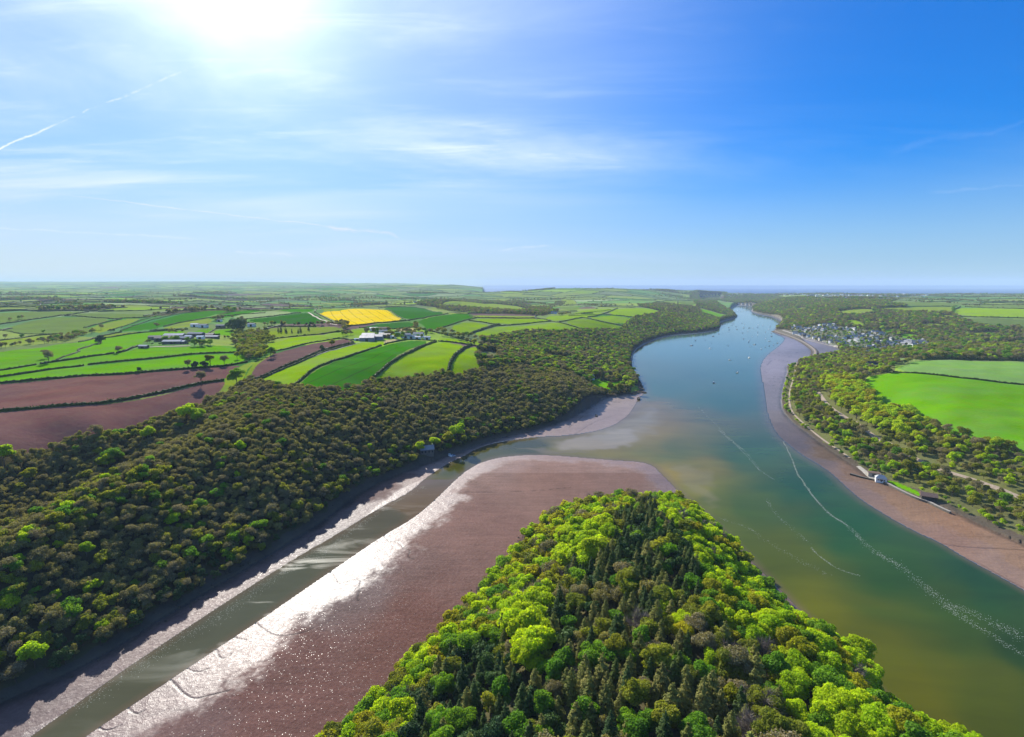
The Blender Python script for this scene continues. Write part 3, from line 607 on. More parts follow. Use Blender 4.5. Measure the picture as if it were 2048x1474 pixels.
# ---------------------------------------------------------------- mud and water colouring (real colour of silt and of the water body)
MC = [(100,1400,.17,.12,.115),(600,1060,.15,.11,.11),(330,1440,.19,.125,.115),(640,1330,.165,.085,.07),(800,1250,.165,.08,.06),(700,1180,.20,.16,.15),(960,1060,.23,.14,.115),(1100,950,.26,.165,.13),(1000,925,.28,.2,.17),(1250,950,.25,.17,.14),(1340,980,.24,.18,.155),(1200,840,.27,.21,.185),(1270,800,.3,.24,.2),(1590,690,.25,.23,.26),(1560,730,.26,.23,.25),(1560,800,.17,.15,.15),(1600,890,.10,.075,.065),(1640,910,.13,.095,.07),(1700,950,.19,.13,.10),(1800,1030,.25,.165,.115),(1900,1080,.29,.18,.12),(2000,1120,.28,.19,.14),(1650,700,.16,.15,.16),(500,1400,.18,.095,.08),(1300,682,.07,.06,.05),(1400,668,.07,.06,.05),(1470,634,.07,.06,.05),(1500,621,.09,.08,.06),(1535,632,.10,.085,.065),(1560,642,.10,.085,.065),(1265,715,.10,.085,.065)]
WC = [(200,1440,.045,.052,.030),(500,1200,.045,.055,.035),(750,1040,.05,.055,.036),(850,1010,.07,.06,.035),(930,920,.035,.045,.018),(1050,890,.03,.045,.03),(1200,900,.10,.105,.05),(1150,895,.09,.10,.05),(1290,870,.11,.12,.06),(1290,820,.09,.11,.08),(1350,900,.06,.09,.05),(1350,950,.15,.13,.06),(1390,985,.10,.10,.03),(1420,1000,.05,.07,.015),(1330,780,.03,.10,.11),(1400,700,.035,.11,.15),(1500,640,.05,.13,.16),(1450,800,.025,.09,.085),(1500,750,.03,.10,.11),(1500,900,.025,.07,.05),(1600,980,.012,.045,.030),(1700,1050,.012,.048,.024),(1560,1100,.045,.058,.007),(1650,1230,.072,.076,.004),(1500,1010,.035,.062,.018),(1800,1150,.018,.048,.014),(1900,1250,.022,.045,.010),(1850,1380,.060,.062,.004),(2000,1400,.040,.050,.006),(2048,1300,.014,.034,.012),(1760,1280,.060,.066,.005),(1950,1160,.012,.040,.022)]
def idw(tab, x, y, pw=3.0):
    T = np.array([(*unp(r[0], r[1]), r[2], r[3], r[4]) for r in tab])
    P = wrp(x, y); Q = wrp(T[:, 0], T[:, 1])
    num = np.zeros((len(x), 3)); den = np.zeros(len(x))
    for k in range(len(T)):
        w = 1.0 / (((P[:, 0] - Q[k, 0]) * 1.0) ** 2 + ((P[:, 1] - Q[k, 1]) * 1.0) ** 2 + 1e-4) ** (pw / 2)
        num += w[:, None] * T[k, 2:5]; den += w
    return num / den[:, None]
im = np.nonzero(mud)[0]
wob = wav(fx, fy, 70, 3) * 10
gcol[im] = idw(MC, fx[im] + wob[im], fy[im] + wob[im])
nr = ((fx[im] < 150) & (fy[im] < 340))[:, None]; gcol[im] *= np.where(nr, np.array((.74,.62,.56)), np.where((fx[im] > 150)[:, None] & (fy[im] < 520)[:, None], np.array((.92,.82,.68)), np.array((.92,.84,.80))))
# strip of dark weed and stones below the tree line
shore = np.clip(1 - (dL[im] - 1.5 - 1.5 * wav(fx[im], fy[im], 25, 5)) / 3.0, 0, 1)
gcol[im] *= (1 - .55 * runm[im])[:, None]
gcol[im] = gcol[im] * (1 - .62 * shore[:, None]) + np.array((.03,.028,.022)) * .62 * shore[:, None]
wetv = np.zeros(len(fx), np.float32)
wetv[water] = smooth((70 - fx[water]) / 90) * smooth((350 - fy[water]) / 70)
# drained sheen next to the creek channel on the near flats
lobes = wav(fx[im], fy[im], 60, 6) * 7 + wav(fx[im], fy[im], 24, 7) * 3.5 + wav(fx[im], fy[im], 7, 2) * 2.5 + wav(fx[im], fy[im], 3, 4) * 1.2
cw = np.clip(np.interp(fy[im], [100, 170, 230, 300, 380, 460, 900], [9, 16, 15, 6, 6, 30, 60]), 0, 90)
wetv[im] = smooth(1 - (dW[im] - cw - lobes) / 11)
leftb = (fx[im] < 0) & (segdist(fx[im], fy[im], WET[:60], False) < 19) & (fy[im] < 345); wetv[im] *= np.where(leftb, .62, 1)
wetv[im] = np.maximum(wetv[im], np.where(fx[im] > 150, np.interp(fy[im], [380, 560], [.12, .72]), 0))
# water meets silt: brown shallows
dS = np.full(len(fx), 1e3, np.float32); iw = np.nonzero(water & ~far_sea)[0]
dS[iw] = segdist(fx[iw], fy[iw], WATER)
wc = idw(WC, fx[iw] + wob[iw] * 1.2, fy[iw] + wob[iw]) * (np.where(((fx[iw] < 70) & (fy[iw] < 330))[:, None], np.array((1.75,1.5,1.5)), np.array((1.5,1.45,.35))) + smooth((fy[iw] - 230) / 300)[:, None] * np.array((.25,-.45,.1)) + smooth((fy[iw] - 700) / 500)[:, None] * np.array((-.2,.15,.3)))
sh = np.clip(1 - dS[iw] / np.interp(fy[iw], [100, 300, 600], [3, 7, 12]), 0, 1)[:, None] ** 1.3
wc = wc * (1 - .6 * sh) + np.array((.14,.095,.06)) * .6 * sh
wcol = np.tile(np.array((.015,.05,.075)), (len(fx), 1)).astype(np.float32); wcol[iw] = wc
def bar(px, amt, col, soft=12):
    P = smooth_line(unpl(px), 2, True); k = np.nonzero(water & (fy < 700))[0]
    qx = fx[k] + 6 * wav(fx[k], fy[k], 45, 1); qy = fy[k] + 7 * wav(fx[k], fy[k], 38, 6); ins = inpoly(qx, qy, P); d = segdist(qx, qy, P)
    a = np.where(ins, smooth(d / soft), 0)[:, None] * amt
    wcol[k] = wcol[k] * (1 - a) + np.array(col) * a
bar(PX(1095,880, 1180,868, 1250,850, 1285,860, 1280,895, 1200,905, 1100,900), .8, (.26,.21,.14), 12)
bar(PX(1320,925, 1390,920, 1440,960, 1445,1020, 1400,1010, 1350,965), .55, (.20,.17,.07), 9)
bar(PX(1000,895, 1100,893, 1220,905, 1170,912, 1050,907), .55, (.17,.13,.08), 8)
bar(PX(1130,850, 1240,842, 1300,800, 1340,830, 1320,880, 1260,900, 1180,890), .5, (.24,.21,.15), 22)

# ---------------------------------------------------------------- split the sheet into its surfaces
j0, i0 = np.meshgrid(np.arange(NR - 1), np.arange(NT_ - 1), indexing='ij')
q = (j0 * NT_ + i0).ravel()
quad = np.stack([q, q + 1, q + NT_ + 1, q + NT_], 1)
VV = np.stack([fx, fy, z], 1).astype(np.float32)
cls = np.where(ftype >= 0, ftype + 10, 0); cls[mud] = 1; cls[water] = 2; cls[far_sea] = 2
fc = cls[quad[:, 0]]
def surf(name, sel, mat, zed=None, attrs=()):
    qs = quad[sel]
    if len(qs) == 0: return None
    used, inv = np.unique(qs, return_inverse=True)
    v = VV[used].copy()
    if zed is not None: v[:, 2] = zed
    A = {'gcol': (wcol if zed is not None else gcol)[used]}
    if 'wet' in attrs or zed is not None: A['wet'] = wetv[used]
    return tag(obj(name, mesh(name, v, inv.reshape(-1, 4).astype(np.int32), [mat], smooth=True, attrs=A)), kind='structure')
surf('terrain', (fc == 0), M_LAND)
surf('mudflat', (fc == 1), M_MUD, attrs=('wet',))
anyw = (cls[quad] == 2).any(1)
surf('river_water', anyw & (fy[quad[:, 0]] < 4200), M_WATER, zed=0.0)
def sea():
    # open sea: a coarse sheet reaching the horizon
    V = []; xs = np.linspace(-1, 1, 41); ys = np.geomspace(4000, 180000, 40)
    for y in ys:
        for x in xs: V.append((x * y * 1.9, y, -0.3))
    n = 41; Fq = np.array([(j * n + i, j * n + i + 1, (j + 1) * n + i + 1, (j + 1) * n + i) for j in range(39) for i in range(n - 1)], np.int32)
    V = np.array(V); c = np.tile(np.array((.015,.05,.085)), (len(V), 1))
    m, t = new_mat('sea_water'); P = t.n('ShaderNodeNewGeometry').outputs['Position']
    n1 = t.noise(t.n('ShaderNodeMapping', i={'Vector': P, 'Scale': (.15, 1, 1)}).outputs[0], .0012, 4, .6)
    b = bsdf(t, t.mix(t.mr(n1, .35, .65), (.004,.05,.19, 1), (.006,.065,.22, 1)), .6, .2)
    finish(t, b)
    tag(obj('sea', mesh('sea', V, Fq, [m])), kind='structure')
sea()
for i, (nm, c, _) in enumerate(FIELDS):
    mat = {'ploughed_field': M_SOIL, 'rape_field': M_TRAM2, 'barley_field': M_TRAM, 'green_crop': M_CROP}.get(nm, M_GRASS)
    surf(nm, fc == i + 10, mat)

# ---------------------------------------------------------------- foliage materials
def leaf_mat(name, c1, c2, trans=.35, tcol=None, val=.35, twig=None):
    m, t = new_mat(name)
    rnd = t.n('ShaderNodeObjectInfo').outputs['Random']
    la = t.n('ShaderNodeAttribute', attribute_name='leaf').outputs['Fac']
    c = t.mix(rnd, (*c1, 1), (*c2, 1))
    v = t.m('MULTIPLY', t.mr(la, 0, 1, 1 - val, 1 + val), t.mr(t.m('FRACT', t.m('MULTIPLY', rnd, 7.31)), 0, 1, .86, 1.14))
    if twig: c = t.mix(t.mr(la, .62, .85, 0, .75), c, (*twig, 1))
    hs = t.n('ShaderNodeHueSaturation', i={'Hue': t.mr(la, 0, 1, .49, .51), 'Saturation': 1.0, 'Value': v, 'Fac': 1.0, 'Color': c}).outputs[0]
    d = t.n('ShaderNodeBsdfPrincipled', i={'Base Color': hs, 'Roughness': .7, 'Specular IOR Level': .12})
    tr = t.n('ShaderNodeBsdfTranslucent')
    tc = t.mix(1.0, hs, (*(tcol or (1.5, 1.5, .5)), 1), 'MULTIPLY'); t.put(tr.inputs[0], tc)
    mx = t.n('ShaderNodeMixShader', i={0: trans}); t.nt.links.new(d.outputs[0], mx.inputs[1]); t.nt.links.new(tr.outputs[0], mx.inputs[2])
    finish(t, mx); return m
LM = {
 'lime':   leaf_mat('leaf_fresh_lime', (0.295,0.4366,0.0094), (0.4366,0.5192,0.0118), .52),
 'green':  leaf_mat('leaf_mid_green', (0.1013,0.2362,0.0162), (0.2025,0.3375,0.0189), .45),
 'olive':  leaf_mat('leaf_olive', (0.189,0.2228,0.0243), (0.2903,0.2903,0.027), .42),
 'gold':   leaf_mat('leaf_golden_bud', (.27,.28,.012), (.37,.34,.016), .45),
 'bud':    leaf_mat('leaf_opening_oak', (.215,.190,.075), (.320,.290,.070), .36, val=.5, twig=(.23,.20,.155)),
 'brown':  leaf_mat('twigs_with_buds', (.25,.205,.11), (.215,.195,.08), .28, twig=(.27,.235,.16)),
 'dark':   leaf_mat('leaf_evergreen', (0.0418,0.0912,0.0304), (0.076,0.133,0.0266), .16),
 'spruce': leaf_mat('needles_spruce', (0.0544,0.1024,0.0256), (0.112,0.152,0.0256), .22, (1.3,1.4,.6)),
 'larch':  leaf_mat('needles_larch', (0.2025,0.225,0.045), (0.3,0.2775,0.075), .34, (1.3,1.3,.6)),
 'grey':   leaf_mat('bare_twigs_grey', (.26,.22,.18), (.19,.15,.12), .05, (1,1,1)),
 'red':    leaf_mat('leaf_copper', (.11,.045,.030), (.09,.035,.025), .25, (1.2,1,1)),
}
def bark():
    m, t = new_mat('bark'); P = t.n('ShaderNodeNewGeometry').outputs['Position']
    n = t.noise(P, 4, 3); finish(t, bsdf(t, t.mix(n, (.055,.042,.03,1), (.15,.12,.09,1)), .9, .1)); return m
M_BARK = bark()

def tube(P, r0, r1, sides=5):
    """tapered tube along points"""
    P = np.asarray(P, float); n = len(P); V = []; Fq = []
    for k in range(n):
        d = P[min(k + 1, n - 1)] - P[max(k - 1, 0)]; d = d / (np.linalg.norm(d) + 1e-9)
        a = np.cross(d, (0.31, .95, .02)); a /= np.linalg.norm(a) + 1e-9; b = np.cross(d, a)
        r = r0 + (r1 - r0) * k / (n - 1)
        for s in range(sides):
            w = 6.2832 * s / sides; V.append(P[k] + (a * math.cos(w) + b * math.sin(w)) * r)
    for k in range(n - 1):
        for s in range(sides):
            Fq.append((k * sides + s, k * sides + (s + 1) % sides, (k + 1) * sides + (s + 1) % sides, (k + 1) * sides + s))
    return np.array(V), np.array(Fq, np.int32)
def join(parts):
    V = []; Fq = []; n = 0
    for v, f in parts: V.append(v); Fq.append(f + n); n += len(v)
    return np.vstack(V), np.vstack(Fq)
def leaves(C, N, size, g, flat=.0, elong=1.35):
    """quads centred at C with normals N"""
    n = len(C); N = N / (np.linalg.norm(N, axis=1, keepdims=True) + 1e-9)
    ref = g.normal(size=(n, 3)); A = np.cross(N, ref); A /= np.linalg.norm(A, axis=1, keepdims=True) + 1e-9
    B = np.cross(N, A); s = size * g.uniform(.6, 1.35, (n, 1)) * .5
    A = A * s * elong; B = B * s
    k1, k2, k3 = g.uniform(.55, 1.1, (3, n, 1))
    V = np.stack([C - A * k1 - B * .5, C + A * .3 - B * k2, C + A * k3 + B * .4, C - A * .2 + B], 1).reshape(-1, 3)
    return V, np.arange(4 * n, dtype=np.int32).reshape(-1, 4)
def crown_points(g, H, Rr, nl, nleaf, base=.3, top=1.0, flat=.8, fill=.25):
    """leaf positions over a heap of lobes inside an ellipsoid crown"""
    L = []
    cz = H * (base + top) / 2; hz = H * (top - base) / 2
    for k in range(nl):
        th = k * 2.39996 + g.uniform(-.5, .5); zz = g.uniform(-.55, .85)
        rr = math.sqrt(max(.05, 1 - zz * zz)) * g.uniform(.35, .78)
        r = g.uniform(.26, .44) * Rr
        L.append((math.cos(th) * rr * Rr, math.sin(th) * rr * Rr, cz + zz * (hz - r * .55), r))
    L.append((0, 0, cz + hz * .25, Rr * .5)); L = np.array(L)
    w = L[:, 3] ** 2; w /= w.sum(); idx = g.choice(len(L), nleaf, p=w)
    D = g.normal(size=(nleaf, 3)); D[:, 2] = np.where(D[:, 2] < -.3, -D[:, 2] * g.uniform(-.6, 1, nleaf), D[:, 2]); D /= np.linalg.norm(D, axis=1, keepdims=True)
    # break every lobe up into sprays
    rad = L[idx, 3] * np.where(g.random(nleaf) < fill, g.uniform(.4, .9, nleaf), g.uniform(.86, 1.14, nleaf))
    ph = np.sin(D[:, 0] * 7 + idx) * np.sin(D[:, 1] * 7 + idx * 2) * np.sin(D[:, 2] * 6 + 1)
    rad *= 1 + .20 * ph
    C = L[idx, :3] + D * rad[:, None] * np.array((1, 1, flat))
    N = D + g.normal(size=(nleaf, 3)) * .55
    return C, N, L
def broad_parts(seed, H, Rr, nl, nleaf, lsize, base=.3, flat=.85, fill=.25, limbs=True):
    g = np.random.default_rng(seed)
    C, N, L = crown_points(g, H, Rr, nl, nleaf, base, 1.0, flat, fill)
    V, Fq = leaves(C, N, lsize, g)
    lv = np.repeat(np.clip(g.normal(.5, .22, nleaf), 0, 1), 4)
    tp = [tube([(0, 0, -1.5), (g.uniform(-.1, .1), 0, H * .2), (g.uniform(-.3, .3), g.uniform(-.3, .3), H * .62)], H * .026, H * .010, 6)]
    if limbs:
        for k in range(min(len(L) - 1, 7)):
            p = L[k]; z0 = H * g.uniform(.2, .42)
            mid = np.array((p[0] * .45, p[1] * .45, z0 + (p[2] - z0) * .6))
            tp.append(tube([(0, 0, z0), mid, p[:3]], H * .011, H * .004, 4))
    return (V, Fq, lv), join(tp)
def bare_parts(seed, H, Rr, ntw):
    g = np.random.default_rng(seed); tp = [tube([(0, 0, -1.5), (.1, .1, H * .25), (.2, -.1, H * .5)], H * .028, H * .014, 6)]; tw = []
    for k in range(16):
        th = k * 2.4; el = g.uniform(.35, 1.3); ln = Rr * g.uniform(.75, 1.15)
        s = np.array((0, 0, H * g.uniform(.25, .5))); d = np.array((math.cos(th) * math.cos(el), math.sin(th) * math.cos(el), math.sin(el)))
        e = s + d * ln; tp.append(tube([s, s + d * ln * .5 + (0, 0, .3), e], H * .010, H * .003, 4))
        for q in range(ntw // 16):
            a = s + d * ln * g.uniform(.35, 1); dd = d + g.normal(size=3) * .6; dd[2] = abs(dd[2]) * .8 + .15; dd /= np.linalg.norm(dd)
            b = a + dd * ln * g.uniform(.2, .5); wv = np.cross(dd, g.normal(size=3)); wv = wv / np.linalg.norm(wv) * .05
            tw.append([a - wv, a + wv, b + wv * .4, b - wv * .4])
    V = np.array(tw).reshape(-1, 3); return (V, np.arange(len(V), dtype=np.int32).reshape(-1, 4), np.repeat(g.random(len(tw)), 4)), join(tp)
def conifer_parts(seed, H, Rr, nleaf, lsize, open_=.0, power=.85):
    g = np.random.default_rng(seed); tp = [tube([(0, 0, -1.5), (0, 0, H * .5), (0, 0, H * .99)], H * .018, H * .003, 6)]
    C = []; N = []
    nw = int(H * 1.25); tot = 0; per = []
    for k in range(nw):
        f = (k + .5) / nw; zz = H * (.10 + .89 * f); r = Rr * (1 - f) ** power + .12 * Rr * (1 - f) + .08
        nb = max(5, int(10 * (1 - f * .5))); 
        for b in range(nb):
            per.append((zz + g.uniform(-.3, .3), r * g.uniform(.72, 1.12), g.uniform(0, 6.283), f))
    per = np.array(per); w = per[:, 1] + .3; w /= w.sum(); idx = g.choice(len(per), nleaf, p=w); q = per[idx]
    u = g.uniform(.12, 1, nleaf) ** .7; th = q[:, 2] + g.normal(size=nleaf) * .12 / np.maximum(u, .3)
    rr = q[:, 1] * u
    C = np.stack([np.cos(th) * rr, np.sin(th) * rr, q[:, 0] - rr * (.30 - .25 * q[:, 3]) + (u - .5) * .25 * q[:, 1] * .6 + g.normal(size=nleaf) * .12], 1)
    N = np.stack([np.cos(th) * .55, np.sin(th) * .55, np.full(nleaf, .9)], 1) + g.normal(size=(nleaf, 3)) * .35
    V, Fq = leaves(C, N, lsize, g, elong=1.7)
    return (V, Fq, np.repeat(np.clip(g.normal(.5, .22, nleaf) + .0, 0, 1), 4)), join(tp)

def near_variants():
    """meshes of the nearer trees: (crown mesh, trunk mesh, height, radius)"""
    D = {}
    def add(key, mat, cr, tr, H, Rr):
        c = mesh('crown', cr[0], cr[1], [LM[mat]], attrs={'leaf': cr[2]}); tk = mesh('trunk', tr[0], tr[1], [M_BARK], smooth=True)
        D.setdefault(key, []).append((c, tk, H, Rr))
    for mat in ('lime', 'green', 'olive', 'gold'):
        for k in range(3):
            H = (11, 12.5, 10)[k]; Rr = (4.6, 5.2, 3.9)[k]
            c, tr = broad_parts(hash_(mat) + k, H, Rr, (10, 13, 8)[k], (7500, 9000, 6000)[k], .42, base=(.25, .2, .3)[k]); add(mat, mat, c, tr, H, Rr)
    for k in range(2):
        c, tr = broad_parts(70 + k, 12, 4.8, 12, 5000, .36, fill=.4, base=.3); add('brown', 'brown', c, tr, 12, 4.8)
        c, tr = bare_parts(80 + k, 11, 5.2, 1500); add('grey', 'grey', c, tr, 11, 5)
    for k in range(2):
        c, tr = broad_parts(90 + k, 9, 4.4, 11, 6000, .42, base=.05, fill=.2); add('dark', 'dark', c, tr, 9, 4.4)
    c, tr = broad_parts(95, 10, 4.2, 9, 2800, .6); add('red', 'red', c, tr, 10, 4.2)
    for k in range(4):
        H = (16, 18, 14, 17)[k]; Rr = (3.3, 3.9, 3.0, 2.8)[k]
        c, tr = conifer_parts(100 + k, H, Rr, 8000, .38, power=.7); add('spruce', 'spruce', c, tr, H, Rr)
    for k in range(3):
        H = (15, 17, 14)[k]; Rr = (3.8, 4.2, 3.5)[k]
        c, tr = conifer_parts(120 + k, H, Rr, 8000, .36, power=.62); add('larch', 'larch', c, tr, H, Rr)
    return D
def hash_(s): return sum(ord(ch) * (k + 3) for k, ch in enumerate(s)) % 9973
NV = near_variants()
# prototypes for the mass of woodland: one mesh each, unit height about 10 m
PROTO = bpy.data.collections.new('woodland_sources')
proto_names = []
def add_proto(key, mat, cr, tr):
    V, Fq = join([(cr[0], cr[1]), (tr[0], tr[1])]); mi = np.r_[np.zeros(len(cr[1])), np.ones(len(tr[1]))]
    me = mesh('w_' + key, V, Fq, [LM[mat], M_BARK], mi, attrs={'leaf': np.r_[cr[2], np.full(len(tr[0]), .5)]})
    nm = '%02d_%s' % (len(proto_names), key); o = bpy.data.objects.new(nm, me); PROTO.objects.link(o); proto_names.append(key)
for k in range(5): add_proto('bud', 'bud', *broad_parts(200 + k, 10, 4.3, 11, 2400, .46, base=.12, flat=.92, fill=.2))
for k in range(3): add_proto('green', 'green', *broad_parts(210 + k, 10, 4.4, 10, 2100, .54, base=.12))
for k in range(3): add_proto('lime', 'lime', *broad_parts(220 + k, 10, 4.2, 10, 2100, .54, base=.15))
for k in range(3): add_proto('olive', 'olive', *broad_parts(230 + k, 10, 4.4, 9, 1300, .70, base=.2))
for k in range(2): add_proto('brown', 'brown', *broad_parts(240 + k, 10, 4.4, 10, 2000, .42, base=.25, fill=.4))
for k in range(2): add_proto('dark', 'dark', *broad_parts(250 + k, 10, 4.2, 9, 1200, .75, base=.05))
for k in range(2): add_proto('spruce', 'spruce', *conifer_parts(260 + k, 14, 2.6, 1300, .85))
add_proto('larch', 'larch', *conifer_parts(270, 13, 3.0, 1300, .8, power=.62))
add_proto('gold', 'gold', *broad_parts(280, 10, 4.4, 9, 1300, .70, base=.2))
add_proto('red', 'red', *broad_parts(290, 10, 4.0, 8, 1100, .70, base=.2))
add_proto('grey', 'grey', *bare_parts(300, 10, 4.6, 900))
for k in range(3): add_proto('far', 'bud', *broad_parts(310 + k, 10, 4.6, 7, 260, 1.7, base=.05))
for k in range(3): add_proto('farg', 'green', *broad_parts(320 + k, 10, 4.6, 7, 260, 1.7, base=.05))
for k in range(2): add_proto('bush', 'green', *broad_parts(330 + k, 4, 2.4, 6, 420, .6, base=.0, limbs=False))
for k in range(2): add_proto('bushd', 'dark', *broad_parts(340 + k, 4, 2.4, 6, 420, .6, base=.0, limbs=False))
BYKEY = {}
for i, k in enumerate(proto_names): BYKEY.setdefault(k, []).append(i)

# ---------------------------------------------------------------- where the trees stand
TREES = []   # x, y, kind, scale(height factor), rz, zone
fieldmask_polys = FP
def in_any_field(x, y):
    m = np.zeros(len(x), bool)
    for P in FP: m |= inpoly(x, y, P)
    return m
def near_line(x, y, L, w): return segdist(x, y, L, False) < w
TRACK_PX = [Z4(655,820, 690,870, 740,925, 800,965, 880,1010, 950,1055, 1010,1100, 1080,1145, 1150,1170, 1250,1235, 1350,1290, 1450,1330, 1550,1365, 1650,1390, 1760,1430, 1900,1480, 2100,1560), ]
PATH_PX = [Z4(515,620, 500,700, 470,800, 462,860, 470,930, 500,975, 560,1030, 640,1100, 720,1160, 800,1210, 870,1262) ,]
TRACK = smooth_line(hits(TRACK_PX[0]), 2); RAIL = smooth_line(hits(PATH_PX[0]), 2)
LANE = smooth_line(hits(Z2(0,910, 200,850, 400,762, 650,655, 900,583, 960,570)), 2)
LANE2 = smooth_line(hits(Z2(540,335, 600,372, 700,415, 760,435)), 2)
PIER = smooth_line(unpl(Z4(362,412, 420,432, 480,452, 550,482, 600,515, 630,540, 640,560, 625,585)), 2)
def jitter_fill(P, sp, jit=.42):
    x0, y0 = P.min(0); x1, y1 = P.max(0)
    if not np.isfinite([x0, y0, x1, y1]).all(): return np.zeros(0), np.zeros(0)
    xs = np.arange(x0, x1, sp); ys = np.arange(y0, y1, sp * .87); X, Y = np.meshgrid(xs, ys); X[1::2] += sp / 2
    X = X.ravel() + rng.uniform(-jit, jit, X.size) * sp; Y = Y.ravel() + rng.uniform(-jit, jit, Y.size) * sp
    m = inpoly(X, Y, P); return X[m], Y[m]
def pick(keys, probs, n): return rng.choice(keys, n, p=np.array(probs) / sum(probs))
def shore_ok(x, y, d=2.5):
    m = inpoly(x, y, WET) & ~inpoly(x, y, HEAD); m |= inpoly(x, y, HARB)
    dd = np.minimum(segdist(x, y, WET[:-4], False), segdist(x, y, HEAD[:-4], False))
    return ~m & (dd > d)
def wide_enough(x, y, tmax=1.5): return (np.abs(x / np.maximum(y + 40, 30)) < tmax) & (y > -15)
def plant(x, y, kinds, sc, zone):
    for a, b, k, s in zip(x, y, kinds, sc): TREES.append((a, b, k, s, rng.uniform(0, 6.283), zone))

# headland: conifers along the crown, bright broadleaves down both flanks
X, Y = jitter_fill(HEAD, 4.5); m = shore_ok(X, Y, 1.6) & (Y > 40); X, Y = X[m], Y[m]
u_, v_, _ = proj(np.stack([X, Y, Zat(X, Y) + 9], 1))
HC_L = np.interp(v_, [985, 1010, 1060, 1130, 1200, 1290, 1380, 1480], [1290, 1230, 1200, 1130, 1090, 880, 830, 800])
HC_R = np.interp(v_, [985, 1030, 1080, 1130, 1200, 1290, 1380, 1480], [1290, 1350, 1390, 1400, 1440, 1520, 1590, 1640])
LARCH = inpoly(u_, v_, np.array(PX(1210,1150, 1330,1110, 1420,1230, 1600,1380, 1680,1480, 1120,1480, 1130,1400, 1050,1330, 1150,1250)))
PALEB = inpoly(u_, v_, np.array(PX(1330,1120, 1380,1180, 1500,1270, 1570,1390, 1640,1480, 1540,1480, 1480,1370, 1400,1290, 1310,1190)))
LIMEB = inpoly(u_, v_, np.array(PX(1010,1200, 1080,1170, 1100,1260, 1060,1330, 1030,1300))) | inpoly(u_, v_, np.array(PX(1130,1050, 1200,1035, 1230,1060, 1180,1110, 1150,1100)))
conif = (u_ > HC_L) & (u_ < HC_R)
kinds = []; sc = []
for k in range(len(X)):
    e = min(u_[k] - 0, 1e9); r = rng.random()
    if LIMEB[k]: kk, s = 'lime', rng.uniform(.8, 1.15)
    elif PALEB[k] and conif[k]: kk = 'olive' if r < .35 else 'gold' if r < .5 else 'larch' if r < .65 else 'brown' if r < .8 else 'grey' if r < .9 else 'lime'; s = rng.uniform(.55, .85)
    elif conif[k] and LARCH[k]: kk = 'larch' if r < .36 else 'spruce' if r < .48 else 'bud' if r < .62 else 'olive' if r < .82 else 'green' if r < .95 else 'grey'; s = rng.uniform(.5, .85)
    elif conif[k]: kk = 'spruce' if r < .38 else 'larch' if r < .52 else 'dark' if r < .70 else 'green' if r < .76 else 'dark' if r < .9 else 'olive' if r < .97 else 'brown'; s = rng.uniform(.5, .85)
    elif u_[k] <= HC_L[k]:
        kk = 'lime' if r < .42 else 'olive' if r < .60 else 'gold' if r < .74 else 'green' if r < .84 else 'brown' if r < .93 else 'grey'; s = rng.uniform(.55, .95)
    else: kk = 'lime' if r < .62 else 'gold' if r < .74 else 'olive' if r < .78 else 'green' if r < .93 else 'grey'; s = rng.uniform(.5, .85)
    kinds.append(kk); sc.append(s)
plant(X, Y, kinds, sc, 'head')
# hanging oak wood on the left bank, with greener trees at its foot and towards the lower left
X, Y = jitter_fill(WP['left'], 3.8); m = shore_ok(X, Y, 2.5) & ~in_any_field(X, Y) & wide_enough(X, Y, 1.35) & ~inpoly(X, Y, VILL); X, Y = X[m], Y[m]
nz = wav(X, Y, 120, 8); h_ = Zat(X, Y)
pg = np.clip(.05 + .18 * (nz > .35) + .22 * (h_ < 9) + .30 * ((Y < 250) & (nz > 0)), 0, .8)
r = rng.random(len(X)); kinds = np.where(r < pg, np.where(rng.random(len(X)) < .72, 'olive', 'green'), np.where(r > .88, 'brown', 'bud'))
kinds = np.where(rng.random(len(X)) < .004 + .02 * (Y < 230), 'lime', kinds)
dk = (h_ < 6); kinds = np.where(dk & (rng.random(len(X)) < .35), 'dark', kinds)
plant(X, Y, kinds, rng.uniform(.40, .70, len(X)), 'left')
# mixed wood in the middle, the point, the bands beyond
for key, sp, zone, pr in (('middle', 5.4, 'middle', (.30, .18, .09, .15, .10, .14, .03, .01)), ('point', 8.5, 'point', (.5, .2, .02, .1, .1, .08, 0, 0)), ('band', 9, 'band', (.4, .1, .02, .1, .15, .2, .03, 0)),
                          ('hill', 8.5, 'hill', (.42, .20, .07, .13, .10, .08, 0, 0)), ('far', 11, 'far', (.3, .2, .02, .1, .1, .28, 0, 0)), ('bay', 10, 'bay', (.4, .2, .02, .1, .1, .18, 0, 0)), ('ridge', 10, 'ridge', (.5, .1, .02, .1, .1, .18, 0, 0))):
    X, Y = jitter_fill(WP[key], sp); m = shore_ok(X, Y, 3) & ~in_any_field(X, Y) & wide_enough(X, Y, 1.2); X, Y = X[m], Y[m]
    m = ~inpoly(X, Y, VILL); X, Y = X[m], Y[m]
    m = wav(X, Y, 70, 5) < .75; X, Y = X[m], Y[m]
    kinds = pick(['bud', 'green', 'lime', 'olive', 'brown', 'dark', 'spruce', 'red'], pr, len(X))
    plant(X, Y, kinds, rng.uniform(.55, 1.0, len(X)) * (1.1 if sp > 8 else .95), zone)
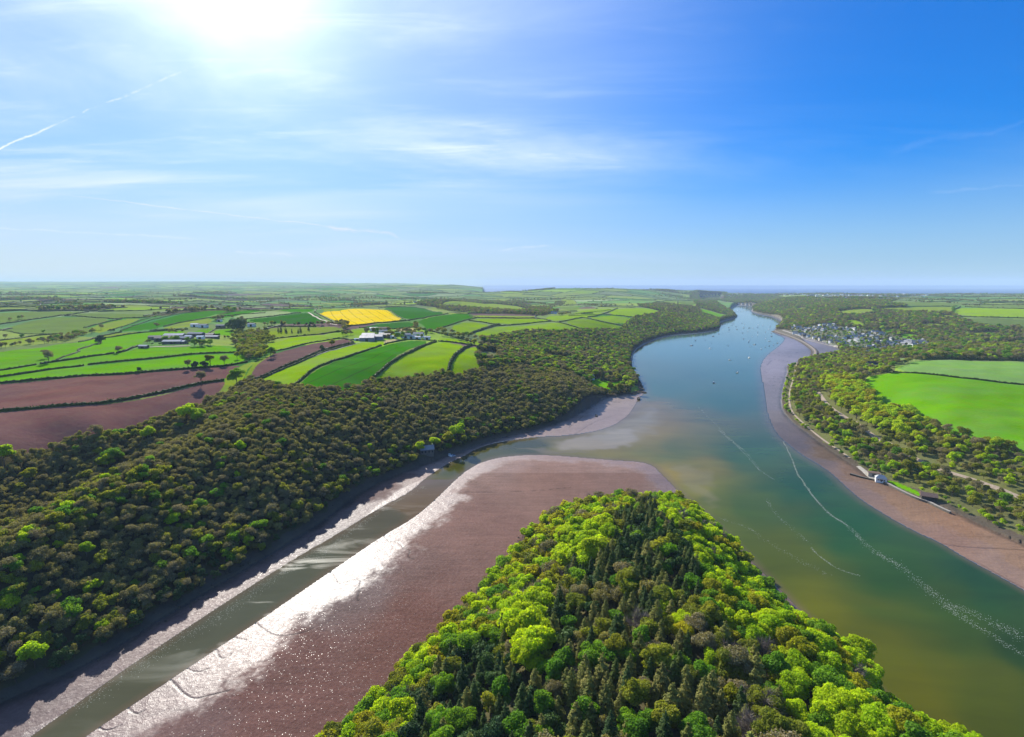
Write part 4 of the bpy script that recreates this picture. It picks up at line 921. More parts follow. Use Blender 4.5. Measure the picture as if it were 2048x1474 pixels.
# right bank: looser wood with scrub
X, Y = jitter_fill(WP['right'], 5.4); m = shore_ok(X, Y, 1.5) & ~in_any_field(X, Y) & ~near_line(X, Y, TRACK, 4.6) & (rng.random(len(X)) > .22 - .3 * (wav(X, Y, 45, 1) < -.3)) & ~near_line(X, Y, RAIL, 2.4) & wide_enough(X, Y, 1.45)
X, Y = X[m], Y[m]; u_, v_, _ = proj(np.stack([X, Y, Zat(X, Y) + 5], 1))
BR = inpoly(u_, v_, np.array(Z4(670,715, 880,720, 1040,810, 1060,900, 1350,960, 1280,1000, 1280,1090, 1150,1090, 1060,1030, 900,1000, 770,930, 760,800, 680,790)))
r = rng.random(len(X)); kinds = np.where(BR, np.where(r < .62, 'lime', 'gold'), np.where(r < .22, 'lime', np.where(r < .52, 'olive', np.where(r < .62, 'green', np.where(r < .84, 'bud', np.where(r < .95, 'brown', 'dark'))))))
dsh = segdist(X, Y, WET[:-4], False)
kinds = np.where(dsh < 9, np.where(r < .6, 'lime', 'green'), kinds)
sc = np.where(BR, rng.uniform(.8, 1.15, len(X)), rng.uniform(.4, .85, len(X))); sc = np.where(dsh < 8, sc * .62, sc); sc = np.where((Y < 330) & ~BR, sc * .85, sc)
plant(X, Y, kinds, sc, 'right')
# village gardens
X, Y = jitter_fill(VILL, 13); m = rng.random(len(X)) < .75; X, Y = X[m], Y[m]
plant(X, Y, pick(['green', 'olive', 'bud', 'dark', 'lime'], (.35, .2, .2, .15, .1), len(X)), rng.uniform(.35, .8, len(X)), 'village')
# belts and clumps among the fields: pixel line, width, spacing, kinds
BELTS = [(Z1(0,612, 130,595, 300,580, 420,572, 560,545), 14, 9, 'bud'), (Z1(430,560, 560,520, 730,492), 30, 9, 'bud'), (Z1(-600,640, 0,620), 12, 10, 'bud'), (Z1(0,400, 130,392, 250,380), 10, 10, 'bud'), (Z1(0,545, 60,540), 14, 9, 'bud'), (Z1(300,505, 340,500), 6, 7, 'dark'),
 (Z1(170,545, 185,545), 3, 8, 'bud'), (Z1(110,215, 300,225, 470,240), 45, 13, 'bud'), (Z1(500,265, 650,280), 25, 12, 'bud'), (Z1(1320,238, 1530,228), 30, 13, 'bud'), (Z1(0,280, 130,275), 20, 12, 'bud'),
 (Z1(1900,540, 1950,580, 1985,640, 1995,700), 26, 8, 'olive'), (Z1(2000,480, 2048,530), 30, 9, 'olive'), (Z2(0,500, 90,520, 180,560, 100,620, 100,700), 26, 8, 'olive'), (Z1(1830,430, 1870,470, 1900,490), 9, 6, 'dark'), (Z1(1210,460, 1290,455), 7, 9, 'brown'), (Z1(865,485, 930,485), 7, 7, 'dark'), (Z1(1690,405, 1740,385, 1830,380), 10, 8, 'bud'),
 (Z1(780,585, 800,560), 5, 6, 'dark'), (Z1(1130,585, 1180,572), 7, 7, 'green'), (Z1(1500,605, 1600,600, 1660,590), 10, 6, 'green'), (Z1(1200,590, 1500,590), 3, 6, 'bushd'), (Z1(1700,535, 1880,545), 6, 6, 'dark'), (Z1(1340,465, 1500,460), 4, 8, 'bushd'), (Z1(380,690, 400,692), 4, 5, 'brown'), (Z1(1100,805, 1105,805), 2, 4, 'bushd'), (Z1(930,650, 940,648), 2, 5, 'brown'), (Z1(1200,355, 1280,350), 8, 9, 'bud'), (Z1(1350,320, 1400,318), 8, 9, 'bud'), (Z1(1215,380, 1260,378), 5, 8, 'dark'),
 (Z1(960,460, 1100,440), 1, 12, 'bushd'), (Z1(780,470, 870,450), 5, 12, 'brown'), (Z2(0,395, 40,440), 14, 8, 'dark'), (Z2(100,440, 230,440), 8, 8, 'green'), (Z2(230,430, 560,437, 590,455), 6, 8, 'dark'), (Z2(600,435, 760,432, 840,450, 830,480), 9, 8, 'bud'), (Z2(270,490, 450,500, 580,465), 3, 8, 'spruce'), (Z2(780,415, 840,445), 10, 8, 'bud'), (Z2(810,520, 900,505), 9, 7, 'bud'), (Z2(250,545, 500,520, 830,485), 1.5, 8, 'bushd'), (Z2(230,670, 260,690), 5, 6, 'green'), (Z2(715,600, 730,598), 3, 6, 'olive'), (Z2(640,630, 655,628), 2, 5, 'dark'),
 (Z2(980,490, 1060,500, 1150,480), 12, 8, 'bud'), (Z2(1000,545, 1140,540, 1290,545), 5, 6, 'green'), (Z2(1150,520, 1300,515, 1450,515), 12, 6, 'bud'), (Z1(1250,560, 1400,575, 1500,560), 8, 6, 'green'), (Z1(1300,500, 1480,495), 5, 6, 'bud'), (Z2(1150,480, 1250,500, 1420,490), 14, 8, 'bud'), (Z2(1180,540, 1300,530, 1480,540), 7, 8, 'green'), (Z2(1380,470, 1400,430), 9, 8, 'bud'), (Z2(1420,490, 1560,500, 1680,490), 22, 9, 'olive'), (Z2(1560,520, 1700,530, 1800,520), 14, 9, 'olive'), (Z2(1720,545, 1850,590), 8, 7, 'dark'), (Z2(1800,530, 1900,545, 2048,580), 18, 9, 'bud'),
 (Z2(1540,300, 1640,320, 1760,330, 1900,335, 2048,345), 26, 11, 'bud'), (Z2(1330,265, 1480,250, 1600,240), 22, 12, 'dark'), (Z2(1720,245, 1880,255, 2048,265), 16, 11, 'dark'), (Z2(150,262, 260,240, 380,225), 24, 14, 'bud'), (Z2(400,240, 640,235, 680,250), 24, 14, 'bud'), (Z2(320,260, 500,295, 800,290, 960,295), 26, 14, 'bud'), (Z2(700,245, 850,225, 940,250, 900,280), 45, 15, 'bud'), (Z2(0,280, 100,290), 30, 14, 'dark'), (Z2(1130,285, 1300,275), 12, 13, 'bud'),
 (Z3(230,240, 400,260, 600,280, 640,250), 60, 15, 'bud'), (Z3(780,275, 1020,290), 30, 13, 'bud'), (Z3(600,360, 700,345), 14, 11, 'bud'), (Z3(0,250, 200,270, 400,300), 30, 13, 'dark'), (Z3(150,170, 400,180), 60, 17, 'bud'), (Z3(900,235, 1000,240), 20, 14, 'bud'), (Z3(1130,265, 1240,270), 8, 12, 'bud'), (Z3(1600,190, 1750,205), 60, 17, 'dark'),
 (Z4(1240,625, 1350,600), 10, 8, 'bud'), (Z4(1100,640, 1240,620), 12, 9, 'bud'), (Z4(1560,250, 1560,290), 4, 10, 'green'), (Z4(1000,255, 1240,248), 8, 11, 'bud'), (Z4(1620,320, 2037,322), 4, 10, 'bushd'), (Z4(380,155, 500,150), 40, 15, 'spruce'), (Z4(480,150, 690,150), 40, 15, 'spruce'), (Z4(900,155, 980,155), 40, 16, 'dark'), (Z4(700,215, 1600,225), 8, 12, 'bud'), (Z4(1600,240, 2037,246), 6, 12, 'bud'), (Z4(20,190, 280,175), 60, 17, 'dark'), (Z4(700,180, 1400,200), 60, 19, 'bud'), (Z4(1400,200, 2037,215), 70, 18, 'bud'), (Z4(1150,165, 2037,180), 90, 24, 'far')]
for px, wd, sp, key in BELTS:
    L = hits(px); L = L[np.isfinite(L).all(1)]
    for p, q_ in zip(L[:-1], L[1:]):
        ln = np.linalg.norm(q_ - p); 
        if ln > 2500: continue
        cnt = int(max(1, ln * max(wd, sp * .6) / (sp * sp * .9)))
        t_ = rng.random(cnt); off = rng.uniform(-.5, .5, (cnt, 2)) * wd
        P = p + (q_ - p) * t_[:, None] + off
        kk = [key if rng.random() < .7 else rng.choice(['olive', 'green', 'bud', 'brown', 'dark']) for _ in range(cnt)] if key not in ('bushd', 'spruce', 'far') else [key] * cnt
        ok = shore_ok(P[:, 0], P[:, 1], 2)
        plant(P[ok, 0], P[ok, 1], np.array(kk)[ok], rng.uniform(.5, .85, ok.sum()), 'belt')
# wooded cells and hedgerow trees of the distance
HEDGE_TREES = []
# ---------------------------------------------------------------- hedges
def strip(L, w, h, step, jit, g, base=-.4):
    """a lumpy bank of hedge draped along a line; returns verts, faces, leaf values"""
    L = np.asarray(L, float); seg = np.linalg.norm(np.diff(L, axis=0), axis=1); s = np.r_[0, np.cumsum(seg)]
    n = max(2, int(s[-1] / step) + 1); q = np.linspace(0, s[-1], n)
    X = np.interp(q, s, L[:, 0]); Y = np.interp(q, s, L[:, 1])
    tx = np.gradient(X); ty = np.gradient(Y); m = np.hypot(tx, ty) + 1e-9; nx, ny = -ty / m, tx / m
    hh = h * (1 + g.uniform(-jit, jit, n)); ww = w * (1 + g.uniform(-jit, jit, n)); Z = Zat(X, Y)
    prof = ((-.5, base), (-.52, .45), (-.3, .95), (.05, 1.05), (.34, .92), (.52, .4), (.5, base))
    R_ = []
    for a, b in prof:
        o = a * ww * (1 + g.uniform(-jit, jit, n) * .5); zz = np.where(b < 0, Z + b, Z + b * hh * (1 + g.uniform(-jit, jit, n) * .35))
        R_.append(np.stack([X + nx * o, Y + ny * o, zz], 1))
    V = np.stack(R_, 1).reshape(-1, 3); k = len(prof); f = []
    i = np.arange(n - 1)[:, None] * k; j = np.arange(k - 1)[None]
    f = np.stack([i + j, i + j + 1, i + k + j + 1, i + k + j], -1).reshape(-1, 4)
    e0 = np.array([[0, 1, 5, 6], [1, 2, 4, 5]]); e1 = e0 + (n - 1) * k
    return V, np.vstack([f, e0, e1]).astype(np.int32)
M_HEDGE = leaf_mat('hedge_leaves', (.050,.080,.012), (.080,.110,.014), .2, val=.5)
M_HEDGEF = leaf_mat('hedge_leaves_far', (.065,.095,.035), (.065,.095,.035), .15)
def hedge_leaf(L, w, h, g, dens):
    L = np.asarray(L, float); seg = np.linalg.norm(np.diff(L, axis=0), axis=1); s = np.r_[0, np.cumsum(seg)]
    n = int(s[-1] * dens); q = g.uniform(0, s[-1], n); X = np.interp(q, s, L[:, 0]); Y = np.interp(q, s, L[:, 1])
    o = g.normal(size=(n, 2)) * w * .38; hz = h * (1.0 + g.normal(size=n) * .22 + .25 * wav(X, Y, 14, 2)) * g.uniform(.3, 1.05, n)
    C = np.stack([X + o[:, 0], Y + o[:, 1], Zat(X, Y) + hz], 1)
    N = np.stack([o[:, 0], o[:, 1], np.full(n, .6)], 1) + g.normal(size=(n, 3)) * .5
    return leaves(C, N, .75, g)
HEDGES = [ # outline, width, height, what it runs between
 (Z1(-500,1158, 0,1112, 400,1080, 700,1065, 900,1035, 1100,1000, 1300,960, 1500,912, 1600,892, 1760,870), 2.6, 2.0, 'hedge crossing the two ploughed fields, with a gap-toothed oak near its end'),
 (Z1(-500,930, 0,893, 500,850, 1000,820, 1500,780, 1700,765, 1950,727), 2.4, 2.0, 'hedge between the upper ploughed field and bright grass, with four oaks on it'),
 (Z1(-500,880, 0,848, 300,800, 660,754), 2.0, 1.8, 'hedge west of the gateway between the two lower grass strips'),
 (Z1(692,748, 1000,716, 1300,690, 1500,666, 1700,655, 1915,649), 2.0, 1.8, 'hedge east of the gateway between the two lower grass strips'),
 (Z1(-500,830, 0,795, 160,768, 283,747), 2.0, 1.8, 'short hedge at the left frame edge above the bright strips'),
 (Z1(320,742, 400,728, 660,690, 900,657), 2.4, 2.0, 'hedge running right from the round hawthorn in bright grass'),
 (Z1(920,655, 1000,638, 1100,600), 3.0, 2.2, 'bushy hedge bend leading up to the farmyard'),
 (Z1(445,710, 540,675, 640,640, 600,632, 700,605, 800,575), 1.8, 1.5, 'thin crooked hedge between two bright grass fields'),
 (Z1(620,570, 740,540, 860,508, 960,490), 2.0, 2.0, 'hedge above the bright fields at the foot of the tree belt'),
 (Z1(790,540, 1000,508, 1180,489, 1480,468), 1.8, 1.8, 'long hedge over the bright field left of the farm'),
 (Z1(-400,470, 0,432, 250,390, 510,357, 700,332), 3.0, 2.5, 'dark hedge on the top edge of the broad dull pasture'),
 (Z1(510,362, 720,372, 940,386), 2.2, 2.0, 'hedge under the small rectangular pasture on the left'),
 (Z1(660,456, 800,420, 960,386), 2.4, 2.0, 'slanting hedge splitting the two dull pastures'),
 (Z1(940,383, 1080,378, 1185,370), 2.2, 2.0, 'short hedge right of the slanting pasture hedge'),
 (Z1(0,470, 100,490, 240,507, 480,505), 1.5, 1.2, 'thin curved hedge below the broad dull pasture'),
 (Z1(-300,580, 90,548, 240,520, 480,508), 2.2, 2.0, 'hedge with small trees below the dull pasture'),
 (Z1(850,480, 950,450, 1100,400, 1300,345, 1400,330), 1.6, 1.5, 'hedge left of the long blue-green strips'),
 (Z1(950,478, 1050,440, 1180,395, 1400,350, 1520,330), 1.6, 1.5, 'hedge right of the long blue-green strips'),
 (Z1(1290,446, 1580,387, 1720,365, 1900,350, 2090,338), 2.0, 1.8, 'hedge under the long dark crop above the farm'),
 (Z1(1180,478, 1480,468), 2.0, 1.6, 'roadside hedge above the farm'),
 (Z1(1640,500, 1700,462), 2.0, 1.6, 'short hedge between two small paddocks behind the farm'),
 (Z1(1700,462, 1850,460), 2.0, 2.0, 'hedge top of the paddock beside the dark evergreens'),
 (Z1(-400,345, 0,330, 200,318, 500,320, 720,327, 900,322), 3.0, 2.8, 'far hedge with trees crossing the left distance'),
 (Z1(-300,310, 0,295, 500,292, 900,300), 3.0, 2.8, 'farthest drawn hedge across the left distance'),
 (Z1(1790,860, 1850,852), 3.0, 2.0, 'short hedge stub beside the tall field tree'),
 (Z2(45,888, 200,832, 400,745, 560,672, 650,632, 750,605, 895,573), 2.6, 2.0, 'upper hedge of the lane under the brown strip'),
 (Z2(60,900, 210,842, 400,760, 560,690, 650,650, 800,605, 905,580), 2.2, 1.6, 'lower hedge of the lane under the brown strip'),
 (Z2(280,640, 420,608, 560,575, 700,550, 800,535, 850,545, 890,565), 2.0, 1.6, 'hedge along the top of the brown strip'),
 (Z2(428,908, 500,850, 568,790, 680,740, 850,685, 1000,635, 1112,597), 2.4, 2.0, 'hedge on the left of the striped dark green crop'),
 (Z2(1135,590, 1200,570, 1290,553), 2.2, 1.8, 'hedge at the top corner of the striped crop'),
 (Z2(1010,885, 1060,840, 1130,785, 1180,735, 1240,700, 1350,650, 1450,600, 1545,563), 3.4, 2.6, 'thick hedge on the right of the striped dark green crop'),
 (Z2(1645,800, 1652,740, 1690,680, 1750,630, 1822,592), 4.2, 3.0, 'tall ivy-dark hedge between the two lime pastures'),
 (Z2(1560,562, 1680,570, 1800,590, 1880,605), 2.2, 2.0, 'hedge along the top of the lime pastures'),
 (Z2(1290,552, 1400,550, 1540,556), 1.6, 1.5, 'low hedge between striped crop and village'),
 (Z2(0,393, 200,372, 480,337), 2.2, 1.8, 'hedge between the pale field and dark crop'),
 (Z2(590,335, 620,305, 640,300), 3.0, 2.5, 'small dark hedge at the top left corner of the yellow field'),
 (Z2(600,340, 680,382, 760,425, 840,440), 2.4, 2.0, 'hedge on the lane side of the yellow field'),
 (Z2(850,440, 950,436, 1150,415, 1310,400), 2.2, 2.0, 'hedge below the yellow field'),
 (Z2(1090,300, 1200,345, 1310,398, 1340,402), 1.8, 1.6, 'hedge on the right of the yellow field'),
 (Z2(1320,397, 1480,372, 1640,343), 2.4, 2.0, 'hedge between the two crops right of the yellow field'),
 (Z2(1090,298, 1330,290, 1500,312, 1700,345, 1800,348), 2.2, 2.0, 'hedge along the skyline of the crop right of the yellow field'),
 (Z2(1540,472, 1640,440, 1730,410, 1800,390, 1860,378), 2.4, 2.0, 'hedge stepping up between crop and lime pasture'),
 (Z2(940,455, 1060,472, 1160,468, 1360,450), 1.8, 1.6, 'hedge behind the village at the crop edge'),
 (Z2(1800,510, 1860,485, 1950,455, 2040,430), 4.0, 3.0, 'thick shadowy hedge with trees below the lime pasture'),
 (Z2(1800,400, 1900,410, 2000,428, 2050,430), 2.6, 2.2, 'scrubby hedge right of the lime pasture'),
 (Z2(1805,362, 1860,378, 2048,378, 2330,378), 2.2, 2.0, 'straight hedge between two flat green fields'),
 (Z2(250,545, 500,520, 700,498, 830,482), 2.0, 1.8, 'hedge below the grass left of the village'),
 (Z2(220,448, 500,445, 600,446), 2.4, 2.2, 'shelter hedge below the dark crop'),
 (Z2(830,548, 960,560), 2.0, 1.6, 'short hedge beside the big grey barns'),
 (Z2(0,318, 300,322, 600,305), 2.4, 2.0, 'hedge on the skyline left of the yellow field'),
 (Z3(-60,498, 50,460, 160,437, 400,416, 560,405), 3.0, 2.2, 'hedge between two rounded pastures in the centre'),
 (Z3(440,378, 540,398, 640,420, 750,450, 858,483), 2.2, 2.0, 'hedge slanting down to the wood in the centre pastures'),
 (Z3(612,410, 700,398, 800,376), 2.4, 2.0, 'short hedge joining two central pastures'),
 (Z3(800,374, 900,395, 1020,420, 1130,440), 2.4, 2.0, 'hedge running right to the wooded point'),
 (Z3(850,372, 940,355, 1010,335, 1085,302), 3.0, 2.4, 'bushy hedge climbing to the crest of the centre hill'),
 (Z3(975,352, 1100,358, 1220,374), 2.4, 2.0, 'hedge across the crest pasture of the centre hill'),
 (Z3(700,350, 860,333, 1030,315), 1.8, 1.6, 'thin hedge on the skyline of the centre hill'),
 (Z3(700,362, 820,355, 940,353), 1.8, 1.6, 'second thin hedge under the skyline of the centre hill'),
 (Z3(0,378, 200,374, 440,380, 560,400), 1.8, 1.8, 'hedge between the flat green fields and the pastures'),
 (Z3(1435,262, 1450,240), 3.0, 3.0, 'hedge between two far square pastures, left one'),
 (Z3(1555,276, 1560,240), 4.0, 3.5, 'hedge between two far square pastures, right one'),
 (Z3(1335,265, 1400,250, 1450,241, 1680,243), 3.0, 3.0, 'hedge topping the far square pastures'),
 (Z3(1705,292, 1800,318, 1960,356), 3.0, 3.0, 'hedge over the steep green slope above the river'),
 (Z3(630,228, 650,275), 4.0, 3.0, 'far cross hedge in the wooded valley'),
 (Z3(740,230, 775,275), 4.0, 3.0, 'far slanting hedge in the wooded valley'),
 (Z4(1160,686, 1300,693, 1500,710, 1700,734, 1900,757, 2100,778, 2600,830), 2.4, 1.8, 'dark hedge between the two big bright fields on the right'),
 (Z4(1350,603, 1700,600, 2037,612, 2600,620), 5.0, 3.5, 'tall hedge with trees along the top of the pale crop on the right'),
 (Z4(1020,262, 1100,285, 1300,290), 3.0, 2.6, 'hedge round the lower left of the flat-topped hill field'),
 (Z4(1030,252, 1240,246, 1590,243), 3.0, 2.6, 'hedge along the top of the flat-topped hill field'),
 (Z4(1548,292, 1560,268, 1610,246), 4.5, 3.0, 'thick hedge between the two flat hill fields on the right'),
 (Z4(1615,312, 1800,318, 2037,325, 2600,340), 3.5, 2.6, 'hedge below the right hand hill field'),
 (Z4(1640,247, 1850,256, 2037,262, 2600,270), 3.0, 2.6, 'hedge above the right hand hill field'),
 (Z4(1620,230, 2037,232, 2600,235), 3.0, 2.6, 'distant hedge along the plateau on the right')]
for k, (px, w, h, lab) in enumerate(HEDGES):
    L = hits(px); L = L[np.isfinite(L).all(1)]; keep = [L[0]]
    for p in L[1:]:
        if np.linalg.norm(p - keep[-1]) < 1400: keep.append(p)
    if len(keep) < 2: continue
    L = smooth_line(np.array(keep), 2); g = np.random.default_rng(500 + k)
    d = np.linalg.norm(L, axis=1).mean(); st = max(1.2, d / 500)
    w *= .72; h *= .85
    V, Fq = strip(L, w, h, st, .28, g)
    if d < 1500:
        Vl, Fl = hedge_leaf(L, w, h, g, 5.0 if d < 700 else 2.0); lv = np.r_[np.full(len(V), .45), np.repeat(g.random(len(Fl)), 4)]; V, Fq = join([(V, Fq), (Vl, Fl)])
    else: lv = np.full(len(V), .5)
    tag(obj('hedge', mesh('hedge', V, Fq, [M_HEDGE], attrs={'leaf': lv})), 'dark ' + lab if not lab.startswith(('dark', 'thin', 'short', 'bushy', 'thick', 'tall', 'long', 'low')) else lab, 'hedge', 'hedges round the fields')
# the far network, along the edges of the patchwork
def far_hedges():
    v2, ed, fa, _, _, _ = delaunay_2d_cdt([Vector(s) for s in SITES.tolist()], [], [], 0, 1e-3)
    P = np.array([tuple(v) for v in v2]); T = np.array([f for f in fa if len(f) == 3])
    A, B, C = P[T[:, 0]], P[T[:, 1]], P[T[:, 2]]
    d = 2 * (A[:, 0] * (B[:, 1] - C[:, 1]) + B[:, 0] * (C[:, 1] - A[:, 1]) + C[:, 0] * (A[:, 1] - B[:, 1])); d[np.abs(d) < 1e-6] = 1e-6
    a2, b2, c2 = (A ** 2).sum(1), (B ** 2).sum(1), (C ** 2).sum(1)
    U = np.stack([(a2 * (B[:, 1] - C[:, 1]) + b2 * (C[:, 1] - A[:, 1]) + c2 * (A[:, 1] - B[:, 1])) / d, (a2 * (C[:, 0] - B[:, 0]) + b2 * (A[:, 0] - C[:, 0]) + c2 * (B[:, 0] - A[:, 0])) / d], 1)
    E = {}
    for t_, f in enumerate(T):
        for a, b in ((f[0], f[1]), (f[1], f[2]), (f[2], f[0])): E.setdefault((min(a, b), max(a, b)), []).append(t_)
    segs = np.array([(*U[t2[0]], *U[t2[1]]) for t2 in E.values() if len(t2) == 2])
    mx, my = (segs[:, 0] + segs[:, 2]) / 2, (segs[:, 1] + segs[:, 3]) / 2; ln = np.hypot(segs[:, 0] - segs[:, 2], segs[:, 1] - segs[:, 3])
    ok = (my > 820) & (my < 9500) & (ln > 20) & (ln < 900) & (np.abs(mx) < my * 1.25)
    segs, mx, my, ln = segs[ok], mx[ok], my[ok], ln[ok]
    zz = Zat(mx, my); ok = zz > 1.5
    for q_ in (.15, .5, .85):
        x = segs[:, 0] + (segs[:, 2] - segs[:, 0]) * q_; y = segs[:, 1] + (segs[:, 3] - segs[:, 1]) * q_
        ok &= ~in_any_field(x, y) & ~inpoly(x, y, WET) & ~inpoly(x, y, VILL)
        for w_ in WP.values(): ok &= ~inpoly(x, y, w_)
    segs, my, ln = segs[ok], my[ok], ln[ok]; parts = []; g = np.random.default_rng(5)
    for (x0, y0, x1, y1), l, y in zip(segs, ln, my):
        if g.random() < .1: continue
        a, b = np.array((x0, y0)), np.array((x1, y1)); nrm = np.array((-(b - a)[1], (b - a)[0])) / l
        m1 = a + (b - a) * .33 + nrm * g.uniform(-.05, .05) * l; m2 = a + (b - a) * .67 + nrm * g.uniform(-.05, .05) * l
        parts.append(strip(smooth_line([a, m1, m2, b], 1), 2.6, 2.0, max(8, y / 130), .3, g))
        nt = g.poisson(l / 75 * (1.6 if g.random() < .3 else .5))
        for _ in range(nt):
            p = a + (b - a) * g.random(); HEDGE_TREES.append((p[0] + g.uniform(-2, 2), p[1] + g.uniform(-2, 2)))
    V, Fq = join(parts)
    tag(obj('hedgerows', mesh('hedgerows', V, Fq, [M_HEDGEF], attrs={'leaf': np.full(len(V), .5)})), 'network of dark hedgerows dividing the distant fields', 'hedgerows', kind='stuff')
far_hedges()
H_ = np.array(HEDGE_TREES); plant(H_[:, 0], H_[:, 1], rng.choice(['far', 'farg', 'far'], len(H_)), rng.uniform(.4, .85, len(H_)), 'distance')
for s in np.nonzero(site_w)[0]:
    x, y = SITES[s]
    if not (450 < y < 6500) or abs(x) > y * 1.2: continue
    rad = 75 if y < 2300 else 120; n = int(rad * rad * 3.4 / (13 * 13))
    a = rng.uniform(0, 6.283, n); r = np.sqrt(rng.random(n)) * rad * (1 + .4 * np.sin(a * 3 + s)); X = x + np.cos(a) * r * 1.3; Y = y + np.sin(a) * r
    ok = ~in_any_field(X, Y) & (Zat(X, Y) > 1.5) & ~inpoly(X, Y, WET); ok &= nearest_site(X, Y) == s
    plant(X[ok], Y[ok], rng.choice(['far', 'farg'], ok.sum(), p=[.7, .3]), rng.uniform(.8, 1.2, ok.sum()), 'distance')
# wood over the far valleys and coast: a few broad masses
for px, rad in (((1400,600), 200), ((1440,600), 180), ((1500,592), 260), ((1560,590), 220), ((1650,588), 250), ((1850,590), 250), ((1080,600), 100), ((1000,612), 110), ((940,603), 120), ((820,598), 130), ((660,598), 130), ((80,590), 180), ((20,598), 110), ((1760,645), 60)):
    c = hit(*px)
    if c[1] > 9000: continue
    n = int(rad * rad * 2.2 / 300); a = rng.uniform(0, 6.283, n); r = np.sqrt(rng.random(n)) * rad * (1 + .4 * np.sin(a * 4 + rad)); X = c[0] + np.cos(a) * r * 2.0; Y = c[1] + np.sin(a) * r
    ok = (Zat(X, Y) > 1.5) & ~in_any_field(X, Y) & ~inpoly(X, Y, WET) & ~inpoly(X, Y, VILL)
    plant(X[ok], Y[ok], rng.choice(['far', 'farg'], ok.sum(), p=[.7, .3]), rng.uniform(.8, 1.3, ok.sum()), 'distance')

# ---------------------------------------------------------------- single trees that stand out
SPECIAL = [ # pixel of the foot, kind, height, label
 (480,744,'lime',10.5,'small spreading oak with pale edge leaves, left of the ivy post tree on the field hedge'),(511,738,'dark',7.5,'narrow ivy-covered stump of a tree on the hedge over the ploughed field'),
 (0,0,None,0,''),]
LONE = [(376,738,'bud',9.5,'flat-topped hedgerow oak, leftmost of the group above the ploughed field'),(391,736,'dark',7,'ivy-clad upright tree between two hedgerow oaks above the ploughed field'),(421,734,'olive',12.5,'tallest round-crowned oak with bright rim on the ploughed field hedge'),(408,735,'dark',7,'dark ivy bush at the left foot of the tallest hedgerow oak'),(449,731,'brown',11,'umbrella-shaped bare oak, rightmost on the ploughed field hedge'),
 (403,770,'brown',12.5,'half-bare ivy-trunked tree standing on the hedge between the two brown fields'),(98,725,'brown',12,'round hawthorn standing alone in bright grass on the left'),(474,770,'green',15,'tall narrow tree beside the lane at the end of the ploughed field'),(201,688,'dark',12,'dark paired tree on the diagonal hedge left of the farm'),(236,706,'brown',7.5,'little bare tree on the hedge below the farm'),(279,745,'dark',5,'low dark bush on the hedge left of the four oaks'),
 (542,716,'green',12,'leafy tree at the left end of the brown strip'),(664,694,'olive',9,'round olive tree on the lane hedge below the farm village'),(645,701,'dark',5,'small dark bush on the lane hedge below the brown strip'),
 (466,660,'dark',19,'big dark evergreen clump beside the farm road, left tree'),(476,664,'dark',21,'big dark evergreen clump beside the farm road, middle tree'),(484,658,'dark',18,'big dark evergreen clump beside the farm road, right tree'),
 (375,848,'lime',15,'large pale lime tree bulging from the wood edge beside the ploughed field'),(395,852,'lime',13,'second pale lime tree right of the large one at the wood edge'),(297,885,'lime',11,'pale mint green tree among dark oaks of the upper wood'),(230,935,'green',13,'deep green domed tree in the dip between the two wooded ridges'),(215,940,'lime',11,'fresh green tree beside the deep green dome between the ridges'),(10,935,'lime',13,'bright green tree cut by the left frame edge'),(70,1335,'lime',9,'bright lime tree standing alone low on the wooded slope, bottom left'),(175,1122,'lime',8,'small bright lime tree halfway up the left wooded slope'),(60,965,'gold',9,'yellow-green low crown in the dip at the left'),
 (841,905,'lime',9,'yellow-green poplar left of the hidden cottage by the creek'),(868,898,'lime',10,'yellow-green twin-topped tree right of the hidden cottage'),(895,893,'gold',12,'golden round tree beside the creek moorings'),(915,885,'lime',16,'tall bright tree behind the golden one by the creek'),
 (1252,768,'lime',12,'upper of two bright lime trees above the rocky point'),(1262,782,'lime',13,'lower of two bright lime trees above the rocky point'),(1220,785,'gold',12,'yellow-rimmed tree at the foot of the riverside lawn'),(1240,786,'olive',12,'olive tree between lawn and rocky point'),(1192,755,'lime',11,'lime tree shading the garden behind the riverside lawn'),(1205,762,'spruce',17,'dark cedar standing behind the riverside lawn'),(1171,745,'lime',9,'small lime tree left of the riverside garden'),
 (1990,905,'lime',11,'bright tree standing alone on the edge of the big green field'),(1572,825,'lime',5.5,'round lime bush on the tip of the railway-like shore path'),(1165,695,'gold',6,'orange-tinted bush in the middle wood'),
 (1635,712,'red',5,'dark red shrub at the root of the stone causeway'),(1610,722,'red',5,'second dark red shrub by the causeway'),]
spec_pts = []
for u_, v_, kd, hh, lab in LONE:
    p = hit(u_, v_); spec_pts.append(p)
spec_pts = np.array(spec_pts)

# ---------------------------------------------------------------- trees: the largest in view as objects, the rest as woodland
TX = np.array([t[0] for t in TREES]); TY = np.array([t[1] for t in TREES]); TK = np.array([t[2] for t in TREES]); TS = np.array([t[3] for t in TREES], float); TR = np.array([t[4] for t in TREES]); TZn = np.array([t[5] for t in TREES])
HT = {'lime': 11, 'green': 11, 'olive': 11, 'gold': 11, 'brown': 12, 'grey': 11, 'dark': 9, 'red': 10, 'spruce': 13.5, 'larch': 13, 'bud': 10, 'far': 10, 'farg': 10, 'bush': 4, 'bushd': 4}
keepm = np.ones(len(TX), bool)
for p in spec_pts: keepm &= (TX - p[0]) ** 2 + (TY - p[1]) ** 2 > (9.0 if p[1] > 330 else 16.0)
